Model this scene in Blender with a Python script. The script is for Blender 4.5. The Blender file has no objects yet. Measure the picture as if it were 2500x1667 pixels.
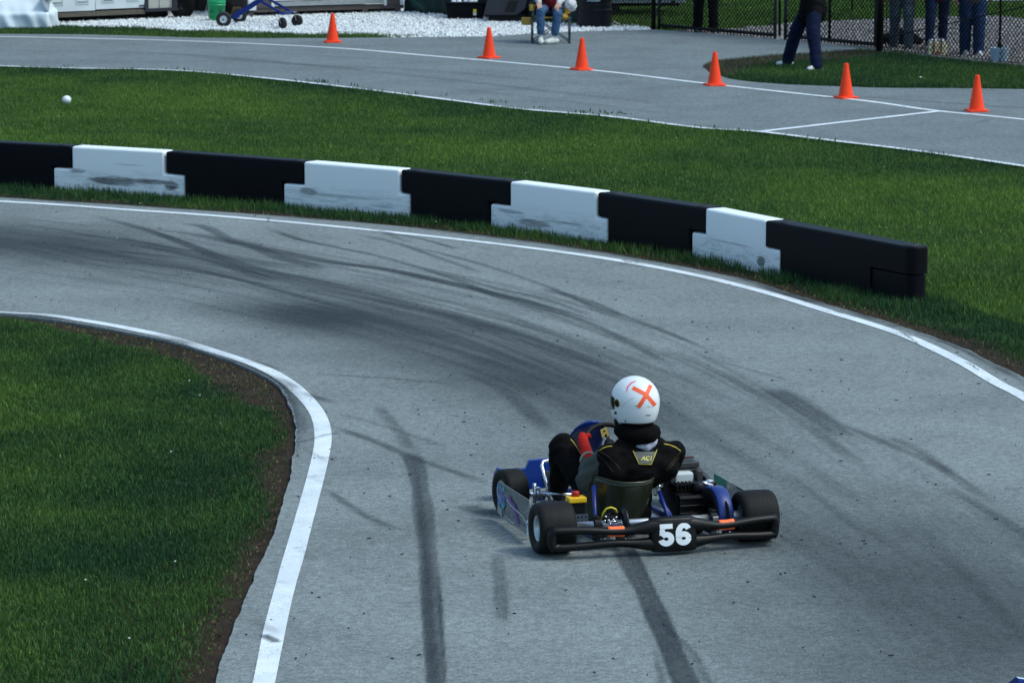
import bpy, bmesh, math, random
import numpy as np
from mathutils import Vector, Matrix, Euler
from mathutils.bvhtree import BVHTree
random.seed(7); rng = np.random.default_rng(11)
sc = bpy.context.scene
C = sc.collection
PI = math.pi

# ------------------------------------------------------------------ camera
F = 8900.0; TH = math.atan(1386.5/F); H = 4.2*math.cos(TH)
cam = bpy.data.cameras.new('camera'); cam_o = bpy.data.objects.new('camera', cam); C.objects.link(cam_o)
cam_o.location = (0, 0, H); cam_o.rotation_euler = (PI/2-TH, 0, 0)
cam.sensor_width = 36; cam.lens = F/2500*36; cam.clip_start = .5; cam.clip_end = 1500
cam.dof.use_dof = True; cam.dof.focus_distance = 22.0; cam.dof.aperture_fstop = 11.0
sc.camera = cam_o
sc.render.resolution_x = 1024; sc.render.resolution_y = 682

# ------------------------------------------------------------------ sky, sun, exposure
SUN_EL = math.radians(56); SUN_AZ = math.radians(106)     # azimuth from +Y towards +X
w = bpy.data.worlds.new("World"); sc.world = w; w.use_nodes = True
nt = w.node_tree; nt.nodes.clear()
sky = nt.nodes.new('ShaderNodeTexSky'); sky.sky_type = 'NISHITA'; sky.sun_disc = False
sky.sun_elevation = SUN_EL; sky.sun_rotation = SUN_AZ
sky.air_density = 1.0; sky.dust_density = 3.0; sky.ozone_density = 1.5
bw = nt.nodes.new('ShaderNodeHueSaturation'); bw.inputs['Saturation'].default_value = 1.0; bw.inputs['Hue'].default_value = .5
bg = nt.nodes.new('ShaderNodeBackground'); bg.inputs[1].default_value = 0.132
out = nt.nodes.new('ShaderNodeOutputWorld')
tint = nt.nodes.new('ShaderNodeMix'); tint.data_type = 'RGBA'; tint.blend_type = 'MULTIPLY'; tint.inputs[0].default_value = 1
tint.inputs[7].default_value = (.86, 1.03, 1.04, 1)      # cool thin overcast
nt.links.new(sky.outputs[0], bw.inputs['Color']); nt.links.new(bw.outputs[0], tint.inputs[6]); nt.links.new(tint.outputs[2], bg.inputs[0]); nt.links.new(bg.outputs[0], out.inputs[0])
sd = bpy.data.lights.new('sun', 'SUN'); sd.energy = .78; sd.angle = math.radians(17); sd.color = (1.0, 1.0, .95)
so = bpy.data.objects.new('sun', sd); C.objects.link(so)
sdir = Vector((math.sin(SUN_AZ)*math.cos(SUN_EL), math.cos(SUN_AZ)*math.cos(SUN_EL), math.sin(SUN_EL)))
so.rotation_euler = sdir.to_track_quat('Z', 'Y').to_euler(); so.location = (20, 10, 30)
sc.view_settings.view_transform = 'Standard'; sc.view_settings.look = 'None'
sc.view_settings.exposure = 0.68; sc.view_settings.gamma = 1

# ------------------------------------------------------------------ ground points from the survey of the picture
_c, _s = math.cos(TH), math.sin(TH)
def ray(x, y):
    a = (x-1250)/F; b = (833.5-y)/F
    return (a, _c+b*_s, -_s+b*_c)
def at(x, y, z=0.0):
    d = ray(x, y); t = (z-H)/d[2]
    return Vector((d[0]*t, d[1]*t, z))
def atY(x, y, Y):
    d = ray(x, y); t = Y/d[1]
    return Vector((d[0]*t, Y, H+d[2]*t))
def V(pts): return [(x*1.06293, y*1.06293) for x, y in pts]

# ------------------------------------------------------------------ noise in numpy
def vnoise(x, y, scale, seed=0):
    x = np.asarray(x)*scale; y = np.asarray(y)*scale
    xi = np.floor(x).astype(np.int64); yi = np.floor(y).astype(np.int64)
    fx = x-xi; fy = y-yi; fx = fx*fx*(3-2*fx); fy = fy*fy*(3-2*fy)
    def h(a, b):
        n = (a*374761393 + b*668265263 + seed*974711) & 0xffffffff
        n = ((n ^ (n >> 13))*1274126177) & 0xffffffff
        return ((n ^ (n >> 16)) & 0xffff)/65535.0
    return (h(xi, yi)*(1-fx)+h(xi+1, yi)*fx)*(1-fy)+(h(xi, yi+1)*(1-fx)+h(xi+1, yi+1)*fx)*fy
def fnoise(x, y, scale, seed=0):
    return (vnoise(x, y, scale, seed)*.55+vnoise(x, y, scale*2.1, seed+3)*.28+vnoise(x, y, scale*4.3, seed+5)*.17)

# ------------------------------------------------------------------ materials
def mat(name, col, rough=.6, metal=0, var=.0, vscale=8, bump=0, bscale=60, spec=.5, alpha=1, coat=0, emit=None):
    m = bpy.data.materials.new(name); m.use_nodes = True
    n = m.node_tree.nodes; l = m.node_tree.links; b = n['Principled BSDF']
    b.inputs['Roughness'].default_value = rough; b.inputs['Metallic'].default_value = metal
    b.inputs['Specular IOR Level'].default_value = spec
    b.inputs['Alpha'].default_value = alpha; b.inputs['Coat Weight'].default_value = coat
    tc = n.new('ShaderNodeTexCoord')
    nz = n.new('ShaderNodeTexNoise'); nz.inputs['Scale'].default_value = vscale; nz.inputs['Detail'].default_value = 5
    l.new(tc.outputs['Object'], nz.inputs['Vector'])
    mx = n.new('ShaderNodeMix'); mx.data_type = 'RGBA'
    v = max(var, .04)
    mx.inputs[6].default_value = (*[c*(1-v) for c in col], 1); mx.inputs[7].default_value = (*[min(c*(1+v), 1) for c in col], 1)
    l.new(nz.outputs['Fac'], mx.inputs[0]); l.new(mx.outputs[2], b.inputs['Base Color'])
    if bump:
        n2 = n.new('ShaderNodeTexNoise'); n2.inputs['Scale'].default_value = bscale; n2.inputs['Detail'].default_value = 4
        l.new(tc.outputs['Object'], n2.inputs['Vector'])
        bp = n.new('ShaderNodeBump'); bp.inputs['Strength'].default_value = bump; bp.inputs['Distance'].default_value = .01
        l.new(n2.outputs['Fac'], bp.inputs['Height']); l.new(bp.outputs[0], b.inputs['Normal'])
    return m

def nodes(m): return m.node_tree.nodes, m.node_tree.links, m.node_tree.nodes['Principled BSDF']
def ramp(n, l, src, stops):
    r = n.new('ShaderNodeValToRGB')
    while len(r.color_ramp.elements) < len(stops): r.color_ramp.elements.new(.5)
    for e, (p, c) in zip(r.color_ramp.elements, stops):
        e.position = p; e.color = (c, c, c, 1) if isinstance(c, (int, float)) else (*c, 1)
    l.new(src, r.inputs[0]); return r.outputs[0]
def noise(n, l, vec, scale, detail=4, rough=.5):
    z = n.new('ShaderNodeTexNoise'); z.inputs['Scale'].default_value = scale; z.inputs['Detail'].default_value = detail
    z.inputs['Roughness'].default_value = rough; l.new(vec, z.inputs['Vector']); return z.outputs['Fac']
def mth(n, l, op, a, b=None, clamp=False):
    z = n.new('ShaderNodeMath'); z.operation = op; z.use_clamp = clamp
    for i, v in enumerate((a, b)):
        if v is None: continue
        if isinstance(v, (int, float)): z.inputs[i].default_value = v
        else: l.new(v, z.inputs[i])
    return z.outputs[0]
def mixc(n, l, f, a, b, blend='MIX'):
    z = n.new('ShaderNodeMix'); z.data_type = 'RGBA'; z.blend_type = blend
    if isinstance(f, (int, float)): z.inputs[0].default_value = f
    else: l.new(f, z.inputs[0])
    for i, v in ((6, a), (7, b)):
        if isinstance(v, tuple): z.inputs[i].default_value = (*v[:3], 1)
        else: l.new(v, z.inputs[i])
    return z.outputs[2]

def asphalt_mat(name, base, dark=.5, fine=150):
    m = bpy.data.materials.new(name); m.use_nodes = True; n, l, b = nodes(m)
    g = n.new('ShaderNodeNewGeometry').outputs['Position']
    f1 = noise(n, l, g, fine, 3, .8)
    sp = ramp(n, l, f1, [(.30, .38), (.45, .90), (.56, 1.08), (.72, 1.75)])
    f2 = noise(n, l, g, fine*.33, 4, .7)
    s2 = ramp(n, l, f2, [(.3, .64), (.5, 1.0), (.72, 1.38)])
    f3 = noise(n, l, g, .9, 6, .6)
    s3 = ramp(n, l, f3, [(.3, .82), (.5, 1.0), (.7, 1.12)])
    c = mixc(n, l, 1.0, tuple(base), sp, 'MULTIPLY'); c = mixc(n, l, 1.0, c, s2, 'MULTIPLY'); c = mixc(n, l, 1.0, c, s3, 'MULTIPLY')
    vo = n.new('ShaderNodeTexVoronoi'); vo.inputs['Scale'].default_value = 55; l.new(g, vo.inputs['Vector'])
    sel = n.new('ShaderNodeSeparateColor'); l.new(vo.outputs['Color'], sel.inputs[0])
    pit = mth(n, l, 'MULTIPLY', mth(n, l, 'LESS_THAN', vo.outputs['Distance'], .30), mth(n, l, 'GREATER_THAN', sel.outputs[0], .93))
    c = mixc(n, l, mth(n, l, 'MULTIPLY', pit, .6), c, (.03, .032, .035))
    l.new(c, b.inputs['Base Color']); b.inputs['Roughness'].default_value = .88; b.inputs['Specular IOR Level'].default_value = .3
    bp = n.new('ShaderNodeBump'); bp.inputs['Strength'].default_value = .5; bp.inputs['Distance'].default_value = .004
    l.new(f1, bp.inputs['Height']); l.new(bp.outputs[0], b.inputs['Normal'])
    return m

def skid_mat(name, strength, streak=26, rnd=0.0, soft=.5, endfade=.12, lowf=.35, vlines=None, tint=(.028, .031, .037)):
    """rubber on the road: UV.x runs along the mark in metres, UV.y across it 0..1"""
    m = bpy.data.materials.new(name); m.use_nodes = True; n, l, b = nodes(m)
    uv = n.new('ShaderNodeUVMap').outputs[0]
    sp = n.new('ShaderNodeSeparateXYZ'); l.new(uv, sp.inputs[0])
    at_ = n.new('ShaderNodeAttribute'); at_.attribute_name = 'fade'
    d = mth(n, l, 'SUBTRACT', 1.0, mth(n, l, 'MULTIPLY', mth(n, l, 'ABSOLUTE', mth(n, l, 'SUBTRACT', sp.outputs[1], .5)), 2.0))
    edge = n.new('ShaderNodeMapRange'); edge.interpolation_type = 'SMOOTHSTEP'; edge.inputs[2].default_value = soft
    l.new(d, edge.inputs[0])
    mp = n.new('ShaderNodeMapping'); l.new(uv, mp.inputs[0]); mp.inputs['Scale'].default_value = (.35, streak, 1)
    mp.inputs['Location'].default_value = (rnd*13.7, rnd*5.1, rnd)
    st = noise(n, l, mp.outputs[0], 1.0, 5, .65)
    st = ramp(n, l, st, [(.3, .62), (.5, .85), (.65, 1.0)] if soft > .85 else [(.3, .25), (.5, .8), (.65, 1.0)])
    g = n.new('ShaderNodeNewGeometry').outputs['Position']
    lo = ramp(n, l, noise(n, l, g, 2.2, 4, .6), [(.3, 1-lowf*1.6 if lowf < .6 else 0), (.6, 1.0)])
    gr = ramp(n, l, noise(n, l, g, 120, 2, .8), [(.35, 1.0), (.62, .45)])
    a = mth(n, l, 'MULTIPLY', edge.outputs[0], st); a = mth(n, l, 'MULTIPLY', a, lo); a = mth(n, l, 'MULTIPLY', a, gr)
    a = mth(n, l, 'MULTIPLY', a, at_.outputs['Fac']); a = mth(n, l, 'MULTIPLY', a, strength, True)
    l.new(a, b.inputs['Alpha']); b.inputs['Base Color'].default_value = (*tint, 1); b.inputs['Roughness'].default_value = .75
    b.inputs['Specular IOR Level'].default_value = .3
    return m

def paint_mat(name, wear=.5):
    m = bpy.data.materials.new(name); m.use_nodes = True; n, l, b = nodes(m)
    g = n.new('ShaderNodeNewGeometry').outputs['Position']
    c = mixc(n, l, ramp(n, l, noise(n, l, g, 3, 5, .6), [(.35, 0.), (.65, 1.)]), (.60, .66, .69), (.74, .80, .84))
    wr = ramp(n, l, noise(n, l, g, 90, 4, .8), [(.62-.1*wear, 0.), (.74-.1*wear, 1.)])
    wl = ramp(n, l, noise(n, l, g, 1.7, 4, .6), [(.40, .15), (.62, 1.)])
    f = mth(n, l, 'MULTIPLY', wr, wl)
    c = mixc(n, l, f, c, (.17, .18, .19))
    mp = n.new('ShaderNodeMapping'); l.new(g, mp.inputs[0]); mp.inputs['Rotation'].default_value = (0, 0, .5); mp.inputs['Scale'].default_value = (5, .8, 1)
    sc_ = ramp(n, l, noise(n, l, mp.outputs[0], 2.4, 5, .7), [(.60, 0.), (.72, .55)])
    c = mixc(n, l, sc_, c, (.2, .21, .22))
    l.new(c, b.inputs['Base Color']); b.inputs['Roughness'].default_value = .7
    return m

def soil_mat(name, a, bcol, scale=6):
    m = bpy.data.materials.new(name); m.use_nodes = True; n, l, b = nodes(m)
    g = n.new('ShaderNodeNewGeometry').outputs['Position']
    c = mixc(n, l, ramp(n, l, noise(n, l, g, scale, 6, .7), [(.35, 0.), (.65, 1.)]), a, bcol)
    c2 = mixc(n, l, 1.0, c, ramp(n, l, noise(n, l, g, 90, 4, .8), [(.3, .45), (.5, 1.), (.72, 1.6)]), 'MULTIPLY')
    l.new(c2, b.inputs['Base Color']); b.inputs['Roughness'].default_value = .95; b.inputs['Specular IOR Level'].default_value = .1
    bp = n.new('ShaderNodeBump'); bp.inputs['Strength'].default_value = .9; bp.inputs['Distance'].default_value = .02
    l.new(noise(n, l, g, 45, 5, .7), bp.inputs['Height']); l.new(bp.outputs[0], b.inputs['Normal'])
    return m

def grass_mat(name, trans=.2):
    m = bpy.data.materials.new(name); m.use_nodes = True; n, l, b = nodes(m)
    a = n.new('ShaderNodeAttribute'); a.attribute_name = 'Col'
    l.new(a.outputs['Color'], b.inputs['Base Color']); b.inputs['Roughness'].default_value = .6; b.inputs['Specular IOR Level'].default_value = .18
    t = n.new('ShaderNodeBsdfTranslucent'); l.new(a.outputs['Color'], t.inputs[0])
    ms = n.new('ShaderNodeMixShader'); ms.inputs[0].default_value = trans
    o = n['Material Output']; l.new(b.outputs[0], ms.inputs[1]); l.new(t.outputs[0], ms.inputs[2]); l.new(ms.outputs[0], o.inputs[0])
    return m

# ------------------------------------------------------------------ mesh builder
def basis(d):
    d = Vector(d).normalized(); u = Vector((0, 0, 1)) if abs(d.z) < .9 else Vector((1, 0, 0))
    a = u.cross(d).normalized(); return a, d.cross(a).normalized(), d
class MB:
    def __init__(s): s.v = []; s.f = []; s.mi = []; s.sm = []; s.uv = None
    def add(s, vs, fs, mi=0, sm=False):
        o = len(s.v); s.v += [Vector(p) for p in vs]
        for f in fs: s.f.append([i+o for i in f]); s.mi.append(mi); s.sm.append(sm)
        return s
    def box(s, c, d, mi=0, R=None):
        x, y, z = [k/2 for k in d]; c = Vector(c)
        vs = [Vector((i*x, j*y, k*z)) for k in (-1, 1) for j in (-1, 1) for i in (-1, 1)]
        if R: vs = [R @ p for p in vs]
        return s.add([c+p for p in vs], [(0, 2, 3, 1), (4, 5, 7, 6), (0, 1, 5, 4), (2, 6, 7, 3), (0, 4, 6, 2), (1, 3, 7, 5)], mi)
    def bar(s, a, b, wx, wy, mi=0):
        a, b = Vector(a), Vector(b); p, q, d = basis(b-a)
        vs = [e+p*i*wx/2+q*j*wy/2 for e in (a, b) for j in (-1, 1) for i in (-1, 1)]
        return s.add(vs, [(0, 2, 3, 1), (4, 5, 7, 6), (0, 1, 5, 4), (2, 6, 7, 3), (0, 4, 6, 2), (1, 3, 7, 5)], mi)
    def tube(s, pts, r, n=10, mi=0, cap=True, closed=False, sm=True, ry=None, up=None):
        pts = [Vector(p) for p in pts]; N = len(pts)
        rr = r if isinstance(r, (list, tuple)) else [r]*N
        r2 = rr if ry is None else (ry if isinstance(ry, (list, tuple)) else [ry]*N)
        vs = []; prev = None
        for i, p in enumerate(pts):
            if closed: d = pts[(i+1) % N]-pts[i-1]
            else: d = pts[min(i+1, N-1)]-pts[max(i-1, 0)]
            d.normalize()
            if up is not None:
                b_ = Vector(up); a = b_.cross(d).normalized(); b_ = d.cross(a).normalized()
            elif prev is None: a, b_, _ = basis(d)
            else:
                a = (prev-d*prev.dot(d)).normalized(); b_ = d.cross(a)
            prev = a
            for k in range(n):
                t = 2*PI*k/n; vs.append(p+a*math.cos(t)*rr[i]+b_*math.sin(t)*r2[i])
        fs = []
        for i in range(N if closed else N-1):
            j = (i+1) % N
            for k in range(n): fs.append((i*n+k, i*n+(k+1) % n, j*n+(k+1) % n, j*n+k))
        s.add(vs, fs, mi, sm)
        if cap and not closed:
            o = len(s.v)-len(vs)
            s.f.append([o+k for k in range(n)][::-1]); s.mi.append(mi); s.sm.append(False)
            s.f.append([o+(N-1)*n+k for k in range(n)]); s.mi.append(mi); s.sm.append(False)
        return s
    def lathe(s, prof, o=(0, 0, 0), axis=(0, 0, 1), n=32, mi=0, sm=True, cap=False):
        a, b, d = basis(axis); o = Vector(o); vs = []
        for r, h in prof:
            for k in range(n):
                t = 2*PI*k/n; vs.append(o+d*h+(a*math.cos(t)+b*math.sin(t))*r)
        fs = [(i*n+k, i*n+(k+1) % n, (i+1)*n+(k+1) % n, (i+1)*n+k) for i in range(len(prof)-1) for k in range(n)]
        if cap: fs += [tuple(range(n))[::-1], tuple((len(prof)-1)*n+k for k in range(n))]
        return s.add(vs, fs, mi, sm)
    def ell(s, c, r, mi=0, n=16, R=None):
        c = Vector(c); vs = []; m = n//2
        for i in range(1, m):
            p = PI*i/m
            for k in range(n):
                t = 2*PI*k/n; q = Vector((r[0]*math.sin(p)*math.cos(t), r[1]*math.sin(p)*math.sin(t), r[2]*math.cos(p)))
                vs.append(c+(R @ q if R else q))
        for z in (1, -1):
            q = Vector((0, 0, r[2]*z)); vs.append(c+(R @ q if R else q))
        fs = [(i*n+k, (i+1)*n+k, (i+1)*n+(k+1) % n, i*n+(k+1) % n) for i in range(m-2) for k in range(n)]
        T = (m-1)*n
        fs += [(T, k, (k+1) % n) for k in range(n)]+[((m-2)*n+(k+1) % n, (m-2)*n+k, T+1) for k in range(n)]
        return s.add(vs, fs, mi, True)
    def prism(s, poly, z0, z1, rt=0, mi=0, M=None, sm=False, seg=3):
        """poly in XY (ccw), top edge rounded by rt; M maps local to world"""
        n = len(poly); P = [Vector((p[0], p[1])) for p in poly]
        def inset(d):
            if d == 0: return P
            o = []
            for i in range(n):
                a, b, c = P[i-1], P[i], P[(i+1) % n]
                n1 = Vector((-(b-a).y, (b-a).x)).normalized(); n2 = Vector((-(c-b).y, (c-b).x)).normalized()
                nn = (n1+n2); nn = nn/max(.3, nn.length_squared/2)
                o.append(b+nn*d)
            return o
        rings = [(P, z0), (P, z1-rt)]
        if rt:
            for k in range(1, seg+1):
                t = PI/2*k/seg; rings.append((inset(rt*(1-math.cos(t))), z1-rt+rt*math.sin(t)))
        vs = [Vector((p.x, p.y, z)) for R_, z in rings for p in R_]
        if M: vs = [M @ p for p in vs]
        fs = [(i*n+k, i*n+(k+1) % n, (i+1)*n+(k+1) % n, (i+1)*n+k) for i in range(len(rings)-1) for k in range(n)]
        s.add(vs, fs, mi, sm)
        o = len(s.v)-len(vs)
        s.f.append([o+k for k in range(n)][::-1]); s.mi.append(mi); s.sm.append(False)
        s.f.append([o+(len(rings)-1)*n+k for k in range(n)]); s.mi.append(mi); s.sm.append(False)
        return s
    def xf(s, M): s.v = [M @ p for p in s.v]; return s
    def mesh(s, name, mats):
        me = bpy.data.meshes.new(name); me.from_pydata([tuple(p) for p in s.v], [], s.f)
        for m in (mats if isinstance(mats, (list, tuple)) else [mats]): me.materials.append(m)
        me.polygons.foreach_set('material_index', s.mi); me.polygons.foreach_set('use_smooth', s.sm); me.update()
        return me
    def build(s, name, mats, parent=None, bevel=0, seg=2, sub=0, loc=None):
        o = bpy.data.objects.new(name, s.mesh(name, mats)); C.objects.link(o)
        if parent: o.parent = parent
        if loc is not None: o.location = loc
        if bevel:
            b = o.modifiers.new('bevel', 'BEVEL'); b.width = bevel; b.segments = seg; b.limit_method = 'ANGLE'; b.angle_limit = math.radians(40)
            o.data.polygons.foreach_set('use_smooth', [True]*len(o.data.polygons))
            wn = o.modifiers.new('wn', 'WEIGHTED_NORMAL')
        if sub:
            m = o.modifiers.new('sub', 'SUBSURF'); m.levels = sub; m.render_levels = sub
        return o
def tag(o, label=None, cat=None, group=None, kind=None):
    if label: o['label'] = label
    if cat: o['category'] = cat
    if group: o['group'] = group
    if kind: o['kind'] = kind
    return o
def empty(name, loc, rz=0, label=None, cat=None, group=None):
    o = bpy.data.objects.new(name, None); o.empty_display_size = .1; C.objects.link(o)
    o.location = loc; o.rotation_euler = (0, 0, rz); return tag(o, label, cat, group)
def copy_tree(o, parent=None):
    c = o.copy(); C.objects.link(c)
    if parent: c.parent = parent
    for ch in list(o.children): copy_tree(ch, c)
    return c
def npmesh(name, v, loops, starts, totals, m, col=None, smooth=False):
    me = bpy.data.meshes.new(name)
    me.vertices.add(len(v)); me.vertices.foreach_set('co', v.astype(np.float32).ravel())
    me.loops.add(len(loops)); me.loops.foreach_set('vertex_index', loops.astype(np.int32))
    me.polygons.add(len(starts)); me.polygons.foreach_set('loop_start', starts.astype(np.int32))
    me.polygons.foreach_set('loop_total', totals.astype(np.int32))
    if col is not None:
        a = me.color_attributes.new('Col', 'FLOAT_COLOR', 'POINT')
        a.data.foreach_set('color', np.concatenate([col, np.ones((len(col), 1))], 1).astype(np.float32).ravel())
    me.materials.append(m); me.update(calc_edges=True)
    o = bpy.data.objects.new(name, me); C.objects.link(o); return o

def smooth_line(pts, step=14):
    """Catmull-Rom through picture points"""
    P = [np.array(p, float) for p in pts]; P = [2*P[0]-P[1]]+P+[2*P[-1]-P[-2]]; o = []
    for i in range(1, len(P)-2):
        n = max(2, int(np.linalg.norm(P[i+1]-P[i])/step))
        for k in range(n):
            t = k/n
            o.append(.5*((2*P[i])+(-P[i-1]+P[i+1])*t+(2*P[i-1]-5*P[i]+4*P[i+1]-P[i+2])*t*t+(-P[i-1]+3*P[i]-3*P[i+1]+P[i+2])*t**3))
    o.append(P[-2]); return [tuple(p) for p in o]
def world_line(pts, z=0, step=14): return [at(x, y, z) for x, y in smooth_line(pts, step)]
def sheet(name, poly, z, m, skirt=0, kind='structure', parent=None):
    bm = bmesh.new(); vs = [bm.verts.new((p[0], p[1], z)) for p in poly]
    f = bm.faces.new(vs); f.normal_update()
    if f.normal.z < 0: f.normal_flip()
    if skirt:
        n = len(vs); lo = [bm.verts.new((p[0], p[1], z-skirt)) for p in poly]
        for i in range(n): bm.faces.new((vs[i], vs[(i+1) % n], lo[(i+1) % n], lo[i]))
    bmesh.ops.triangulate(bm, faces=[f])
    me = bpy.data.meshes.new(name); bm.to_mesh(me); bm.free(); me.materials.append(m)
    o = bpy.data.objects.new(name, me); C.objects.link(o)
    if parent: o.parent = parent
    else: o['kind'] = kind
    return o
def strip(name, line, width, z, m, parent=None, fade=None):
    """flat ribbon; UV.x metres along, UV.y across; fade attribute along"""
    n = len(line); W = width if isinstance(width, (list, tuple)) else [width]*n
    v = []; uv = []; L = 0; fd = []
    for i, p in enumerate(line):
        d = (line[min(i+1, n-1)]-line[max(i-1, 0)]); d.z = 0; d.normalize(); q = Vector((-d.y, d.x, 0))
        if i: L += (line[i]-line[i-1]).length
        for k in (-1, 0, 1):
            a = p+q*W[i]/2*k; v.append((a.x, a.y, z)); uv.append((L, .5+k/2)); fd.append(fade[i] if fade else 1.)
    fs = []
    for i in range(n-1):
        for k in (0, 1): fs.append((i*3+k+1, i*3+k, i*3+3+k, i*3+4+k))
    me = bpy.data.meshes.new(name); me.from_pydata(v, [], fs); ul = me.uv_layers.new(name='UVMap')
    for lp in me.loops: ul.data[lp.index].uv = uv[lp.vertex_index]
    a = me.attributes.new('fade', 'FLOAT', 'POINT'); a.data.foreach_set('value', fd)
    me.materials.append(m); me.update()
    if me.polygons[0].normal.z < 0: me.flip_normals()
    o = bpy.data.objects.new(name, me); C.objects.link(o)
    if parent: o.parent = parent
    return o

ZA = .022      # height of the asphalt above the soil
# ------------------------------------------------------------------ ground
M_ground = soil_mat('lawn_soil', (.018, .044, .012), (.034, .070, .016), 1.3)
M_dirt = soil_mat('bare_dirt', (.020, .014, .010), (.050, .034, .024), 4)
g = MB(); N = 24
xs = [-700, -300, -120, -60]+[-40+i*4 for i in range(21)]+[60, 120, 300, 700]; ys = [-60, 0, 10, 20, 30, 40, 50, 60, 70, 80, 100, 150, 300, 700, 1300]
vs = [(x, y, 0) for y in ys for x in xs]; nx = len(xs)
g.add(vs, [(j*nx+i, j*nx+i+1, (j+1)*nx+i+1, (j+1)*nx+i) for j in range(len(ys)-1) for i in range(nx-1)])
tag(g.build('ground', M_ground), kind='structure')

inner_edge = V([(-700, 690), (-300, 706), (0, 728), (100, 738), (180, 750), (280, 768), (400, 793), (500, 825), (590, 862), (640, 895), (668, 940), (678, 990), (674, 1050), (660, 1120), (640, 1200), (612, 1270), (585, 1330), (555, 1400), (525, 1480), (497, 1568), (450, 1720), (380, 2000)])
outer_edge = V([(-700, 425), (-300, 440), (0, 458), (400, 484), (620, 500), (900, 523), (1100, 545), (1300, 572), (1500, 605), (1700, 645), (1850, 690), (1960, 722), (2080, 760), (2200, 800), (2280, 840), (2352, 876), (2500, 960), (2700, 1100), (2950, 1400), (3100, 2000)])
IE = world_line(inner_edge, 0, 20); OE = world_line(outer_edge, 0, 20)
def jag(L, amp, seed, sc_=3.0):
    o = []
    for i, p in enumerate(L):
        d = L[min(i+1, len(L)-1)]-L[max(i-1, 0)]; d.normalize(); q = Vector((-d.y, d.x, 0))
        k = float(fnoise(p.x+7, p.y+3, sc_, seed))-.5
        o.append(p+q*k*amp)
    return o
def densify(L, step=.12):
    o = []
    for a, b in zip(L[:-1], L[1:]):
        n = max(1, int((b-a).length/step)); o += [a.lerp(b, k/n) for k in range(n)]
    o.append(L[-1]); return o
IEd = jag(jag(densify(IE, .05), .03, 2, 2.2), .012, 4, 14); OEd = jag(jag(densify(OE, .06), .05, 5, 2.0), .016, 6, 12)
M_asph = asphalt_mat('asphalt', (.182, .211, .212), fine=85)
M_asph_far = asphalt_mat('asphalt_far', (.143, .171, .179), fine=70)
track = sheet('track', [p for p in IEd]+[p for p in reversed(OEd)], ZA, M_asph, ZA)

# bare soil along both edges of the near track
def band(name, L, side, wfun, z, m):
    poly = []; o = []
    n = len(L)
    for i, p in enumerate(L):
        d = L[min(i+2, n-1)]-L[max(i-2, 0)]; d.normalize(); q = Vector((-d.y, d.x, 0))*side
        o.append(p+q*wfun(i/(n-1), p)); poly.append(p-q*.05)
    vs = [(p.x, p.y, z) for p in poly]+[(p.x, p.y, z) for p in o]
    b = MB().add(vs, [(i, i+1, n+i+1, n+i) for i in range(n-1)])
    ob = b.build(name, m); tag(ob, kind='structure')
    if ob.data.polygons[0].normal.z < 0: ob.data.flip_normals()
    return ob
band('dirt_verge', IEd, -1, lambda t, p: .75, .004, M_dirt)
band('dirt_verge', OEd, 1, lambda t, p: .40, .004, M_dirt)

# far track, paddock apron
far_low = V([(-700, 140), (-300, 146), (0, 156), (160, 161), (400, 166), (600, 182.5), (800, 204.5), (1000, 229.5), (1200, 255), (1400, 272), (1600, 297), (1745, 307), (1900, 326), (2100, 350), (2352, 386), (2700, 440), (3200, 530)])
far_top = [(-744, 84), (-300, 85), (0, 86.5), (210, 88), (330, 91), (480, 96), (640, 97), (800, 97), (960, 95), (1205, 92), (1300, 85), (1423, 79.5), (1586, 75.5), (1700, 82), (1900, 99), (2050, 112), (2139, 123)]
isl_top = [(2139, 124), (2100, 122), (1990, 131), (1904, 135), (1830, 141), (1757, 148), (1722, 158), (1716, 167), (1730, 179), (1757, 190), (1790, 198), (1835, 204), (1900, 209), (1960, 212), (2100, 217), (2170, 219), (2500, 222), (3000, 232), (3400, 245)]
FL = jag(densify(world_line(far_low, 0, 20), .2), .08, 9); FT = jag(densify([at(*p) for p in far_top], .2), .05, 4)
IT = jag(densify([at(*p) for p in smooth_line(isl_top, 12)], .2), .06, 8)
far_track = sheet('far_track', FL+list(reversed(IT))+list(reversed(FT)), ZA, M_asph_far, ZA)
band('dirt_verge', FL, -1, lambda t, p: -.12, .004, M_dirt)

# white and grey gravel
M_wgrav = soil_mat('white_gravel_bed', (.30, .34, .36), (.50, .55, .57), 9)
M_ggrav = soil_mat('grey_gravel_bed', (.13, .13, .135), (.21, .20, .20), 9)
wg_poly = [(205, 70), (125, 60), (130, 40), (430, 20), (600, 5), (1000, -10), (1300, -10), (1420, 20), (1500, 60), (1590, 72), (1586, 77), (1423, 81), (1300, 86), (1205, 93), (960, 96), (900, 88), (760, 88), (640, 84), (540, 80), (440, 80), (360, 72)]
gg_poly = [(1640, 76), (1755, 76), (1916, 62), (2030, 54), (2254, 48), (2396, 41), (2500, 48), (2900, 60), (3100, 200), (2500, 166), (2155, 128), (2139, 124), (2050, 114), (1900, 101), (1700, 84)]
wg_o = sheet('white_gravel', [at(*p) for p in wg_poly], .008, M_wgrav)
gg_o = sheet('grey_gravel', [at(*p) for p in gg_poly], .008, M_ggrav)
sheet('far_gravel', [at(*p) for p in [(2380, 12), (2400, 4), (2600, 0), (3300, 0), (3300, -70), (2300, -70), (2330, -20)]], .008, M_wgrav)
isl_dirt = [(1716, 167), (1722, 158), (1757, 148), (1904, 135), (2100, 122), (2139, 125), (2180, 134), (2060, 146), (1900, 153), (1840, 170), (1800, 190), (1770, 194), (1730, 179)]
sheet('island_dirt', [at(*p) for p in isl_dirt], .004, M_dirt)

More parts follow.
